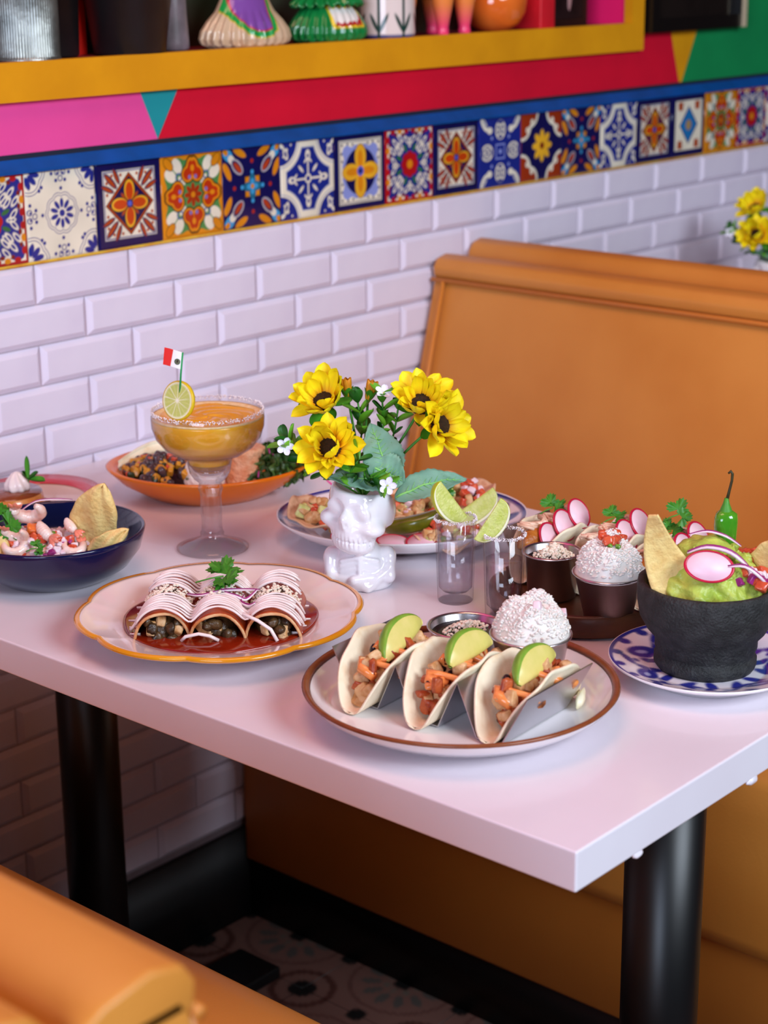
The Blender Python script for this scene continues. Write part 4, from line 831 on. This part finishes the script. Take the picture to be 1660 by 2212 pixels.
def shrimp(lb,loc,rot,s=1.0,bend=3.6,straight=False):
    t=thing('shrimp',lb,'shrimp',loc); t.rotation_euler=rot; n=22; pts=[];rr=[]
    for i in range(n+1):
        a=i/n; th=bend*(a-.5)*(.35 if straight else 1); rad=.0088*s/(.4 if straight else 1); pts.append((rad*math.sin(th),rad*(1-math.cos(th)),0)); rr.append(s*(.0046*math.sin(PI*(.20+.72*(1-a)))**.7*(1+.05*math.cos(a*44))))
    mk('shrimp_body',tube(pts,rr,12),M_shr,t)
    e=Vector(pts[-1]); d=(e-Vector(pts[-2])).normalized(); fan=[]
    for k in (-.5,0,.5):
        q=Matrix.Rotation(k,3,'Z')@d; fan.append(tube([tuple(e),tuple(e+q*.005*s),tuple(e+q*.009*s)],[.001*s,.0024*s,.0006*s],7,flat=.4))
    mk('tail',join(*fan),mat('shrimp_tail','e8826a',rough=.3,coat=.4),t); return t
shrimp('large curled shrimp on top of the ceviche, nearest the back rim',B_(-.020,.006,.062),(.75,.2,V_+3.0),1.55,4.3)
shrimp('pink straight shrimp slanting down the front of the ceviche',B_(-.006,-.018,.054),(.9,.5,V_-.9),1.5,2.0,True)
shrimp('white curled shrimp at the centre front of the ceviche',B_(-.028,-.030,.050),(.8,.1,V_+2.8),1.2,4.2)
shrimp('low curled shrimp at the left front of the ceviche',B_(-.030,-.046,.040),(.7,.0,V_+.3),1.15,4.0)
shrimp('pale shrimp leaning against the tall chip',B_(.018,.000,.054),(.4,.6,V_-.8),1.15,2.0,True)
shrimp('small pink shrimp at the right of the ceviche heap',B_(.026,-.032,.035),(.5,.1,V_+.1),1.1,4.0)
shrimp('shrimp half hidden at the far left of the ceviche',B_(-.060,-.008,.048),(.5,.4,V_+1.8),1.2,3.9)
tm=thing('tomato_wedge','orange tomato wedge in the middle of the ceviche','tomato',B_(-.014,-.012,.052),V_); mk('wedge_body',chunk(.010,.007,.006,3),mat('orange_tomato','e87c34','d85e28',60,rough=.22,coat=.3),tm,rot=(.4,.3,.2))
cilantro('broad cilantro sprig at the left of the ceviche',B_(-.046,-.022,.066),(.75,.0,V_+1.1),4,1.5,5)
cilantro('small cilantro sprig at the front of the ceviche',B_(-.008,-.046,.044),(.6,.0,V_+.5),3,.62,6)
def chip(lb,loc,rot,L=.08,Wd=.027,curl=.25,seed=0,tip=1.0,lab='tortilla_chip'):
    def f(u,v):
        s=(v-.5)*2; w_=Wd*(math.sin(PI*min(1,(.10+.90*u)))**.75)*(1+.03*math.sin(u*19+seed))
        return (s*w_,curl*w_*s*s+.004*math.sin(u*5+seed)+.0015*math.sin(s*6+u*9),u*L)
    o=mk(lab,sheet(f,24,14),M_chip,None,loc,rot,mods=[('solid',.0016)]); return tag(o,lb,'chip')
chip('tall leaf-shaped tortilla chip standing in the navy bowl',B_(.030,.004,.022),(.12,.36,V_-.15),.086,.0255,.2,1)
chip('small tortilla chip leaning on the right rim of the navy bowl',B_(.042,-.034,.034),(.12,1.0,V_),.050,.011,.2,2)
chip('tortilla chip at the left edge of the navy bowl',B_(-.062,-.050,.020),(-.1,.12,V_+.25),.052,.024,.2,3)
ring_strip('pale onion strip above the shrimp in the navy bowl',[B_(-.034,.014,.066),B_(-.020,.022,.0735),B_(0,.026,.0745),B_(.018,.026,.0735)],.0016)
# ---------------------------------------------------------------- flan
FL=Vector((-.6060,-.1075,T+.0075))
fo=thing('caramel_flan','round caramel flan in sauce on the coral-rimmed plate','flan',FL)
M_flan=mat('flan_custard','d89a5c','c8783a',60,rough=.2,coat=.5); M_cara=mat('caramel_top','8a4420','7a3a1c',30,rough=.08,coat=.6)
mk('custard',lathe([(0,0),(.041,0),(.0415,.004),(.0385,.020),(.037,.0212)],48),M_flan,fo); mk('caramel_top',lathe([(.0385,.0200),(.037,.0220),(0,.0224)],48),M_cara,fo); mk('caramel_pool',lathe([(.0,.0008),(.050,.0008),(.052,.0014),(0,.0022)],60,lambda a,r,z:(r*(1+.04*math.sin(3*a)),z)),M_cara,fo)
wc=thing('whipped_cream','swirled white whipped cream dollop on the flan','cream',(-.5975,-.1140,T+.0296))
mk('dollop',lathe([(0,0),(.0125,0),(.0140,.003),(.0135,.008),(.0105,.013),(.0085,.0155),(.0060,.019),(.0020,.0215),(0,.022)],60,lambda a,r,z:(r*(1+.11*math.cos(7*a+z*160)),z)),M_cream2,wc)
mn=thing('mint_sprig','mint sprig with upright leaf beside the whipped cream','herb',(-.5890,-.1235,T+.040))
mk('stem',tube([(0,0,-.010),(.001,0,.004),(.000,.002,.012)],.0007,6),M_stem,mn)
for m_,rt,s_ in ((0,(0,-1.45,.9),(2.0,.7,1)),(1,(0,-.3,-.5),1.1),(0,(.2,.25,-.85),1.4),(1,(0,-.7,2.2),.9)): ob('leaflet',LFM[m_],mn,(0,0,.002),rt,s_)
# ---------------------------------------------------------------- orange platter food
O0=Vector((OX,OY,T))
def O_(x,y,z): return O0+RM@Vector((x,y,z))
CO=me('corn_kernel',chunk(.0050,.0042,.0036,70),mat('corn','d89a30','c07c1c',60,rough=.3)); PB_=me('pinto_bean',blob(.0078,.0052,.0046,5,.05,2),mat('purple_bean','5a4244','3c2a2e',50,rough=.25,coat=.3)); GB=me('dark_green_piece',chunk(.005,.004,.003,71),mat('poblano','2c3c1c','1e2c14',60,rough=.3))
zz=lambda x,y:.024+.020*max(0,1-(x/.050)**2-(y/.045)**2)**.8
pile('bean_and_corn_heap','heap of dark beans and corn at the left of the orange platter','beans',O_(-.055,-.010,.0),[PB_]*5+[CO]*3+[GB]*2+[TO[0]],(.042,.045),130,9,zz,core=(sheet(lambda u,v:(.046*u*math.cos(2*PI*v),.046*u*math.sin(2*PI*v),zz(.046*u*math.cos(2*PI*v),.046*u*math.sin(2*PI*v))-.004),8,28),M_choc))
wt=mk('burrito_wrap',sheet(lambda u,v:(-.105+.10*u,-.01+.052*math.sin(PI*u*.9)+.004*math.sin(v*9),.030+.024*v*math.sin(PI*(.15+.8*u))),20,8),M_tort,loc=O_(0,.0,0),rot=(0,0,V_),mods=[('solid',.002)]); tag(wt,'folded tortilla behind the beans on the orange platter','tortilla')
rc=nets(lambda X,Y,Z:smax(sph(X,Y,Z,(0,0,0),(.026,.030,.036))+.0012*np.sin(X*500)*np.sin(Y*430)*np.sin(Z*470),-Z+.0-.002,.002),(-.03,-.034,-.004),(.03,.034,.04),.0022)
rg=thing('herb_rice','white rice with herbs in the centre of the orange platter','rice',O_(-.004,-.022,.018),V_); rg['kind']='stuff'
mk('rice_core',rc,mat('herbed_rice','efe8de','5f6a3c',70,rough=.5,bump=1,bs=300,contrast=(.60,.70)),rg)
rb=thing('rice_block','moulded block of orange rice right of the margarita stem','rice',O_(.045,-.005,.014),V_); rb['kind']='stuff'
mk('rice_body',nets(lambda X,Y,Z:smax(smax(np.hypot(X,Y)-.024,Z-.044,.004),-Z,.001)+.0010*np.sin(X*600)*np.sin(Y*530)*np.sin(Z*570),(-.028,-.028,-.002),(.028,.028,.05),.002),mat('orange_rice','eab48c','dc8c5c',90,rough=.5,bump=1,bs=300),rb)
LT=me('lettuce_leaf',sheet(lambda u,v:(.016*(u-.5)*2,.012*(v-.5)*2,.004*math.sin(u*14)*math.sin(v*9+2)+.003*math.sin(v*16)),14,12),mat('dark_lettuce','24401a','4a6a2a',40,rough=.4),)
zs=lambda x,y:.024+.014*max(0,1-(x/.040)**2-(y/.045)**2)**.6
pile('side_salad','dark green salad with red onion at the right of the orange platter','salad',O_(.082,.004,0),[LT]*6+[me('onion_shred',tube([(0,0,0),(.007,.003,.002),(.014,.002,0)],.001,6),M_onip)]*2+[me('carrot_shred',tube([(0,0,0),(.007,-.002,.001),(.013,0,0)],.0014,6),mat('carrot','e07030',rough=.4))]*1+[TO[1]],(.032,.042),95,10,zs)
# ---------------------------------------------------------------- tostadas on the blue and white platter
H0=Vector((HX,HY,T))
def H_(x,y,z): return H0+RM@Vector((x,y,z))
YC=me('cheese_cube',chunk(.0055,.005,.0045,80),mat('herbed_queso','e6e3a4','c8cc70',120,rough=.4))
for i,(x,y,z,r,tx,ty,lb) in enumerate(((-.082,-.004,.020,.046,.16,.26,'leftmost griddled tostada on the blue and white platter'),(.010,.026,.022,.047,.20,.0,'tostada behind the olive chile, topped with white cheese cubes'),(.062,.052,.026,.046,.30,-.15,'farthest right tostada under the long grey-green leaf'),(.052,-.066,.018,.040,.12,-.1,'tostada at the front rim seen through the shot glass'),(-.020,.075,.020,.042,.1,0,'tostada at the far rim behind the sunflowers'))):
    t=thing('tostada',lb,'tostada',H_(x,y,z)); t.rotation_euler=(Matrix.Rotation(V_,3,'Z')@Matrix.Rotation(tx,3,'X')@Matrix.Rotation(ty,3,'Y')).to_euler()
    mk('tortilla',sheet(lambda u,v,r=r,i=i:(r*u*math.cos(2*PI*v)*1.0,r*u*math.sin(2*PI*v)*.88,u**3*(.006+.006*math.sin(2*PI*v*3+i)+.003*math.sin(2*PI*v*7+i))),12,64),M_tortc,t,mods=[('solid',.0016)])
    r_=random.Random(i+50); M_=[ON[0],ON[1],TO[0],TO[1],YC,YC,CH[0],CH[1],GD[0]]
    for k in range(44):
        a=r_.uniform(0,6.3); q=.72*math.sqrt(r_.random())*r; m_=r_.choice(M_); ob(m_.name.split('.')[0],m_,t,(q*math.cos(a),q*math.sin(a)*.8,.004+.011*(1-q/r)*r_.random()+.002),(r_.uniform(0,6),r_.uniform(0,6),r_.uniform(0,6)),r_.uniform(.9,1.3))
ol=mk('green_chile_half',ctube([(x*.036,-.010*(1-x*x),0) for x in [(-1+2*i/16) for i in range(17)]],[.0115*max(.15,(1-((-1+2*i/16))**2)**.5) for i in range(17)],.0085),mat('olive_chile','6a6c14','50540e',50,rough=.2,coat=.4),loc=H_(.014,-.030,.0270),rot=(0,-.22,V_)); tag(ol,'long olive green chile half lying across the platter','chile')
cilantro('cilantro leaf on the tostada behind the shot glasses',H_(.046,.012,.050),(.5,0,V_),3,1.2,8)
radish('radish slice flat at the front of the platter beside the skull vase',H_(-.010,-.082,.0200),(.1,.08,V_),.0185); radish('radish slice at the front of the platter toward the shot glass',H_(.020,-.086,.0215),(.2,-.1,V_),.0170); radish('radish slice under the leftmost tostada rim',H_(-.060,-.066,.0205),(.15,.1,V_),.0170)
M_pk=mat('pickled_onion','e85aa0','d8408c',60,rough=.3)
for lb,pts in (('pink pickled onion strip standing left of the skull vase',[H_(-.066,.034,.034),H_(-.074,.036,.046),H_(-.084,.036,.055)]),('pink pickled onion strip between the two lime wedges',[H_(.078,-.012,.040),H_(.090,-.016,.046),H_(.099,-.022,.043)])):
    tag(mk('pickled_onion',tube([tuple(Vector(p)-Vector(pts[0])) for p in pts],[.0026,.0024,.0012],8,flat=.6),M_pk,loc=pts[0]),lb,'onion')
# ---------------------------------------------------------------- fish tacos on the wooden tray
hd=thing('taco_holder','folded steel stand holding the three fish tacos','stand',(-.3860,-.7870,T+.0108),.04); zig(hd,[-.067,0,.067],-.040,.046,.040,.046)
for i,(cx,cy,nm) in enumerate(((-.3900,-.7200,'left'),(-.3790,-.7880,'middle'),(-.3800,-.8560,'right'))):
    t=thing('fish_taco','%s fish taco with cream and radish on wooden tray'%nm,'taco',(cx,cy,T+.0125),.04); mk('tortilla',tort(.0590,.012,.34,i+5,.3),M_tort,t,mods=[('solid',.0020)])
    mk('fried_fish',blob(.056,.0140,.0150,i,.07,3,2.2),M_fish,t,loc=(-.008,-.001,.038),rot=(0,.03,0))
    P=[tube([(-.046+.09*k/14,.004+.0075*math.sin(k*1.9+i+j*1.3),.0525+.003*math.sin(k*1.1+j)-.0001*k) for k in range(15)],.0028,9,flat=.7) for j in range(3)]
    mk('crema',join(*P),M_crema,t)
    for k in range(4): ob('cheese_piece',me('cheese_piece',chunk(.004,.003,.0026,k+90),M_chs),t,(rnd(-.03,.04),rnd(-.004,.012),.051),q3(),rnd(.8,1.3))
    radish('radish slice nearest the aisle in the %s fish taco'%nm,(cx-.026,cy-.0165,T+.054),(1.05,-.35,.25),.0165); radish('middle radish slice in the %s fish taco'%nm,(cx+.000,cy-.0150,T+.0610),(1.05,-.35,.25),.0170)
    radish('radish slice farthest from the aisle in the %s fish taco'%nm,(cx+.028,cy-.0130,T+.0660),(1.0,-.35,.25),.0165)
    cilantro('cilantro sprig on top of the %s fish taco'%nm,(cx+.018,cy+.012,T+.0690),(.35,-.2,V_+.4),3,1.0,i+20)
# ---------------------------------------------------------------- guacamole and garnish
G0=Vector((-.5105,-.9765,T+.0085))
def G_(x,y,z): return G0+RM@Vector((x,y,z))
def gf(X,Y,Z):
    d=smin(sph(X,Y,Z,(.000,.002,.082),(.0420,.040,.026)),sph(X,Y,Z,(-.004,.006,.100),(.0240,.022,.017)),.012); d=smin(d,sph(X,Y,Z,(0,0,.066),(.051,.051,.016)),.01)
    return d+.0018*np.sin(X*190+Z*140)*np.sin(Y*210)+.0011*np.sin(X*420+Y*260)*np.sin(Z*380)
gu=mk('guacamole',nets(gf,(-.056,-.056,.045),(.056,.056,.125),.0021),M_guac,loc=G_(0,0,0),rot=(0,0,V_)); tag(gu,'chunky green guacamole mounded in the stone mortar','guacamole')
AC=[me('avocado_chunk',blob(.0060,.0050,.0036,i+3,.3,2,3),M_guac) for i in range(3)]
t_=thing('guacamole_chunks','loose avocado lumps on the surface of the guacamole','guacamole',G_(0,0,0),V_)
for k in range(60):
    a=rnd(0,6.3); q=rnd(.1,1)**.6; ph_=q*1.35; ob('avocado_chunk',R.choice(AC),t_,(.040*math.sin(ph_)*math.cos(a),.038*math.sin(ph_)*math.sin(a)+.002,.080+.031*math.cos(ph_)),q3(),rnd(.5,1.1))
pile('pico_de_gallo','diced tomato and onion spilling at the right of the guacamole','salsa',G_(.030,-.020,.0),TO+ON+[me('purple_onion_dice',chunk(.0038,.003,.0026,6),M_onip)],(.020,.018),44,14,lambda x,y:.083+.010*max(0,1-(x*x+y*y)/.0005))
pile('tomato_dice_heap','diced tomato high on the right back of the guacamole','tomato',G_(.036,.010,.0),TO+GD,(.012,.012),16,15,lambda x,y:.098)
rp=radish('wide pale radish slice leaning on the guacamole front',G_(-.006,-.034,.1035),(.95,.10,V_-.05),.0170); rp.scale=(1.28,.85,1)
ring_strip('arching white and purple onion ring over the guacamole crown',[G_(-.022,-.016,.110),G_(-.006,-.020,.1165),G_(.014,-.022,.112),G_(.030,-.026,.098),G_(.038,-.030,.082)],.0034)
ring_strip('purple onion strip curving down the right of the guacamole',[G_(.010,-.034,.103),G_(.024,-.036,.104),G_(.038,-.036,.094),G_(.047,-.030,.082)],.0028)
ring_strip('thin onion strip laid over the back of the guacamole',[G_(-.018,.004,.120),G_(-.002,.004,.1230),G_(.014,.002,.119),G_(.028,.004,.109)],.0020)
ch=mk('tortilla_chip',sheet(lambda u,v:((v-.5)*2*(.0035+.0235*(1-u)**.9)+.010*(1-u)-.006*math.sin(u*3.2)-.002,(.010*math.sin(u*3.0)+.006*(v-.5)*(1-2*u)),.086*u-(1-abs(v*2-1.3))*0.006*(1-u)),26,12),M_chip,loc=G_(-.028,-.024,.068),rot=(.10,-.30,V_),mods=[('solid',.0020)]); tag(ch,'tall twisted tortilla chip at the left of the guacamole','chip')
chip('tortilla chip standing at the right of the guacamole',G_(.052,-.012,.078),(.1,.28,V_-.2),.050,.024,.25,7)
sp=thing('green_chile','whole green chile with curved stem standing in the guacamole','chile',G_(.018,.028,.092),V_)
mk('chile_body',lathe([(0,-.012),(.0060,-.008),(.0088,.004),(.0094,.018),(.0102,.028),(.0104,.035),(.0092,.0400),(.0055,.0425),(0,.043)],40,lambda a,r,z:(r*(1+.07*math.cos(3*a+1)+.03*math.sin(5*a+z*200)),z)),M_serr,sp)
mk('stem_cap',lathe([(.0060,.0405),(.0050,.0440),(.0030,.0490),(.0018,.0540),(0,.0545)],24),M_stem,sp)
mk('stem',tube([(0,0,.050),(.0020,0,.060),(.0040,0,.070),(.0042,0,.076),(.0026,0,.0785),(.0005,0,.0765)],[.0017,.0013,.0012,.0013,.0014,.0010],8),mat('dark_stem','2c1c10','3a3a14',60,rough=.5),sp)
cilantro('cilantro leaf rising behind the right fish taco',(-.3560,-.8480,T+.0860),(.9,-.4,V_+.1),2,1.1,33)

cb=mk('cabbage_piece',xf(blob(.016,.004,.007,4,.22,2),(0,0,0)),mat('pale_cabbage','efe6c8','e2d8a8',60,rough=.4),loc=(-.6600,-.9480,T+.0170),rot=(.2,0,.5)); tag(cb,'pale scrap of cabbage on the plate behind the steel stand','cabbage')
# ---------------------------------------------------------------- wall shelf and its objects
sh=thing('display_shelf','yellow-edged open box shelf on the mural wall','shelf',(0,0,0))
SY=-.012
mk('bottom_board',join(setm(box(HX0+.001,HX1-.001,SY,.004,1.2035,1.2485),0),setm(box(HX0+.001,HX1-.001,.004,.117,1.2035,1.2460),1)),[M_yel,M_maroon],sh,smooth=False)
mk('side_board',join(setm(box(.789,HX1-.001,SY,.004,1.2485,1.659),0),setm(box(.791,HX1-.001,.004,.117,1.2460,1.659),1)),[M_yel,M_magenta],sh,smooth=False)
mk('side_board',box(HX0+.001,HX0+.035,SY,.117,1.2460,1.62),M_yel,sh,smooth=False); mk('top_board',box(HX0+.001,.789,SY,.117,1.62,1.659),M_yel,sh,smooth=False)
mk('back_panel',box(HX0+.035,.789,.112,.117,1.2460,1.62),mat('dark_back_panel','3a2420','2c3a28',6,rough=.4),sh,smooth=False)
SZ=1.2464
pf=thing('wall_picture','black framed picture with bright metal inner edge above tiles','picture',(.993,-.001,1.231))
fw=.30
for a in (box(-.16,.146,-.022,0,0,.022),box(-.16,.146,-.022,0,.38,.402),box(-.16,-.138,-.022,0,.022,.38),box(.124,.146,-.022,0,.022,.38)): mk('frame_bar',a,mat('black_frame','0c0a0a',rough=.3),pf,smooth=False)
mk('metal_edge',box(.128,.138,-.0265,-.021,.0,.40),mat('brass_edge','f4e4c0',rough=.5,metal=.6),pf,smooth=False); mk('picture',box(-.14,.126,-.010,-.002,.02,.382),mat('dark_picture','1c1614','0a0808',8,rough=.15),pf,smooth=False)
can=thing('metal_vase','corrugated galvanised metal vase at the left end of the shelf','vase',(-.4277,.033,SZ))
mk('vase_body',lathe([(0,0),(.0395,0),(.0405,.0015),(.0395,.004),(.0385,.006),(.0385,.115),(.0395,.117),(.0375,.118),(.0370,.008),(0,.006)],288,lambda a,r,z:(r+(.0007*math.cos(72*a) if .005<z<.116 and r>.038 else 0),z)),mat('galvanised_metal','a8aaa4','6c6e6a',28,rough=.35,metal=.85,bump=.4,bs=90,contrast=(.35,.7)),can)
M_pot=mat('matte_black_pot','141416','1a1a1c',20,rough=.42)
for lb,x,y,r,k,h in (('large tapered matte black flowerpot on the shelf',-.2665,.033,.0452,1.42,.14),('black pot half hidden behind the metal vase',-.3561,.066,.0273,1.15,.12)):
    t=thing('flowerpot',lb,'pot',(x,y,SZ)); mk('pot_body',lathe([(0,0),(r-.003,0),(r,.003),(r*k,h),(r*k+.003,h),(r*k+.003,h+.012),(r*k-.002,h+.012),(r*k-.004,h),(r-.004,.006),(0,.006)],64),M_pot,t)
t=thing('red_card','upright red card standing between the two black pots','card',(-.3154,.079,SZ)); mk('card_sheet',box(-.014,.016,-.002,.002,0,.13),mat('red_card','d41c10',rough=.5),t,smooth=False)
t=thing('grey_bottle','cloudy grey glass bottle behind the black flowerpot','bottle',(-.1719,.057,SZ)); mk('bottle_body',lathe([(0,0),(.019,0),(.0215,.003),(.0215,.010),(.0195,.05),(.0185,.10),(.009,.125),(.009,.15),(0,.15)],40),mat('smoky_glass','6c6468','8a7c84',40,rough=.35,coat=.4),t)
def figurine(lb,x,yc,rx,ry,paintf,seed,h=.13):
    t=thing('figurine',lb,'figurine',(x,yc,SZ))
    def fr(a,r,z):
        k=max(0,1-z/.052); ru=1+.075*k*math.sin(26*a+seed)*(1 if z>.004 else .4)+.03*math.sin(11*a)*k; return (r*ru,z)
    prof=dense([(0,0),(.034,0),(.0395,.004),(.0420,.012),(.0410,.022),(.0360,.034),(.0290,.046),(.0240,.060),(.0170,.085),(.0120,.105),(.0100,.118),(.0130,.130),(.0090,.145),(0,.150)],.0016)
    v,f=lathe(prof,300,fr); v=[(a*rx/.042,b*ry/.042,c) for a,b,c in v]
    mk('figure_body',(v,f),mat('glossy_figurine_paint','ffffff',attr=True,rough=.22,coat=.5),t,paint=paintf)
    return t
def fig1(P):
    x,y,z=P[:,0],P[:,1],P[:,2]; A_=Art(x,y,hx('cdb090')); d=el(x,z,-.004+0*1,.052,.046,.040); fr_=np.where(y<.0,0,1)
    d=np.maximum(d,x-.026)+fr_; A_.put(d,hx('d8b020'),.001); A_.put(d+.0015,hx('1a9a44'),.001); A_.put(d+.0085,hx('c02040'),.001); A_.put(d+.0105,hx('7c4a9c')*(1+.0),.001); return A_.c
def fig2(P):
    x,y,z=P[:,0],P[:,1],P[:,2]; A_=Art(x,y,hx('127c3a')); fr_=np.where(y<.0,0,1); zz_=abs(((x*90)%1)-.5)*.008
    d=np.maximum(abs(z-.034)-.012-.0,abs(x-.006)-.030)+fr_; A_.put(d-.003,hx('e8c820'),.001); A_.put(np.maximum(abs(z-.033)-.010-zz_*.6,abs(x-.006)-.028)+fr_,hx('b01c1c'),.001); A_.put(np.maximum(abs(z-.0365)-.0075-zz_,abs(x-.003)-.026)+fr_,hx('ece4dc'),.001); return A_.c
figurine('beige ruffled figurine with purple and green skirt',-.0633,.033,.0710,.041,fig1,0)
f2=figurine('green ruffled figurine with white zigzag skirt panel',.0999,.035,.0650,.041,fig2,2)
mk('upper_ruffle',lathe([(.020,.066),(.034,.060),(.044,.052),(.045,.049),(.034,.054),(.020,.058)],160,lambda a,r,z:(r*(1+.05*math.sin(20*a)),z+.003*math.sin(20*a+1))),mat('green_gloss','127c3a',rough=.2,coat=.5),f2,scale=(1.35,.85,1))
def mugc(P):
    x,y,z=P[:,0],P[:,1],P[:,2]; a=np.arctan2(y,x); A_=Art(x,y,hx('e6d6d0')); A_.put(z-.006,hx('2a3c80'),.001)
    k=2*PI/7; aa=((a+k/2)%k-k/2)*.042; g=hx('1c3c34'); A_.put(np.maximum(abs(aa)-.0022,z-.09),g,.001)
    for s in (-1,1): A_.put(el(aa,z,s*.007,.022,.015,.0028,s*1.1),g,.001); A_.put(el(aa,z,s*.006,.066,.012,.003,s*-.9),g,.001)
    return A_.c
t=thing('ceramic_vase','white ceramic vase painted with dark green plants','vase',(.2232,.033,SZ)); mk('vase_body',lathe(dense([(0,0),(.038,0),(.0405,.002),(.0415,.006),(.0415,.11),(.0395,.112),(.0385,.008),(0,.006)],.0018),220),M_print,t,paint=mugc)
def legc(P): z=P[:,2:3]; t=np.clip((z-.012)/.035,0,1); return hx('ee3c70')*(1-t)+hx('f08a40')*t
M_alb=mat('painted_carving','ffffff',attr=True,rough=.35,coat=.3)
t=thing('carved_animal','carved animal figure painted orange and pink, standing on four legs','figurine',(.3399,.036,SZ))
for x,y in ((-.044,.022),(-.022,-.030),(.012,.018),(.034,-.026)): mk('leg',xf(lathe(dense([(0,0),(.0085,0),(.0095,.004),(.0085,.012),(.0150,.045),(.017,.06),(0,.062)],.004),20),(x,y,0)),M_alb,t,paint=legc)
mk('body',xf(blob(.060,.034,.030,2,.05,3),(0,0,.082)),mat('yellow_green_carving','d8a03c','8a9a2c',40,rough=.4),t); mk('head',xf(blob(.026,.022,.022,3,.08,3),(.058,-.004,.112)),mat('orange_carving','e87838','e05060',30,rough=.4),t)
t=thing('orange_vase','shiny round orange ceramic vase on the shelf','vase',(.4852,.041,SZ)); mk('vase_body',lathe([(0,0),(.022,0),(.026,.001),(.040,.012),(.0490,.028),(.0515,.045),(.0470,.064),(.036,.080),(.020,.090),(.016,.095),(.018,.102),(.014,.102),(.013,.094),(0,.09)],64),mat('orange_gloss','e8742a','de6420',20,rough=.1,coat=.6),t)
t=thing('red_book','upright red book on the shelf beside the orange vase','book',(.5683,.038,SZ)); mk('cover',box(-.019,.019,-.040,.040,0,.16),mat('red_cover','d41e2c','c01824',20,rough=.4),t,smooth=False,mods=[('bevel',.003)]); mk('pages',box(-.015,.015,-.037,.0405,.003,.157),mat('paper','e8dcc8',rough=.8),t,smooth=False)
t=thing('photo_frame','dark framed photograph standing at the right end of the shelf','picture',(.6682,.041,SZ)); mk('frame_board',box(-.062,.058,-.006,.006,0,.17),mat('dark_frame','24100e',rough=.4),t,smooth=False); mk('photograph',box(-.050,.046,-.0075,-.006,.012,.158),mat('dark_photo','2c1a1c','120a0c',20,rough=.25),t,smooth=False); mk('pictured_figure',xf(blob(.006,.0010,.030,1,.1,2),(.006,-.0078,.055)),mat('pale_figure_print','b88c8c',rough=.4),t)
# ---------------------------------------------------------------- the next booth
table('white painted table of the next booth, beyond the bench',1.72)
def dup(o,parent=None):
    c=o.copy(); COL.objects.link(c)
    if parent: c.parent=parent
    for ch in [k for k in bpy.data.objects if k.parent==o]: dup(ch,c)
    return c

src=[o for o in list(bpy.data.objects) if o.parent is None and o.name.split('.')[0] in ('skull_vase','sunflower','leafy_sprig','leaf')]
off=Vector((.9500,-.2050,T))-Vector((-.5265,-.5790,T)); cnt={}
LB={'skull_vase':['blurred white skull vase on the next booth table'],'sunflower':['blurred front left sunflower in the next booth vase','blurred upper left sunflower in the next booth vase','blurred upper right sunflower in the next booth vase','blurred lower right sunflower in the next booth vase'],
 'leafy_sprig':['blurred sprig reaching left from the next booth vase','blurred low front sprig of the next booth vase','blurred upright white-flowered sprig of the next booth vase','blurred tall sprig right of centre in the next booth vase','blurred sprig under the front bloom of the next booth vase','blurred sprig among the blooms of the next booth vase'],
 'leaf':['blurred upright grey-green leaf of the next booth vase','blurred drooping grey-green leaf of the next booth vase','blurred low grey-green leaf over the rim of the next booth vase','blurred long grey-green leaf reaching right from the next booth vase']}
for o in src:
    c=dup(o); base=Vector((-.5265,-.5790,T)); q=Matrix.Rotation(-.25,3,'Z'); c.location=base+off+q@(o.location-base); e=o.rotation_euler.copy(); c.rotation_euler=(e.x,e.y,e.z-.25)
    k=o.name.split('.')[0]; c['label']=LB[k][cnt.get(k,0)]; cnt[k]=cnt.get(k,0)+1
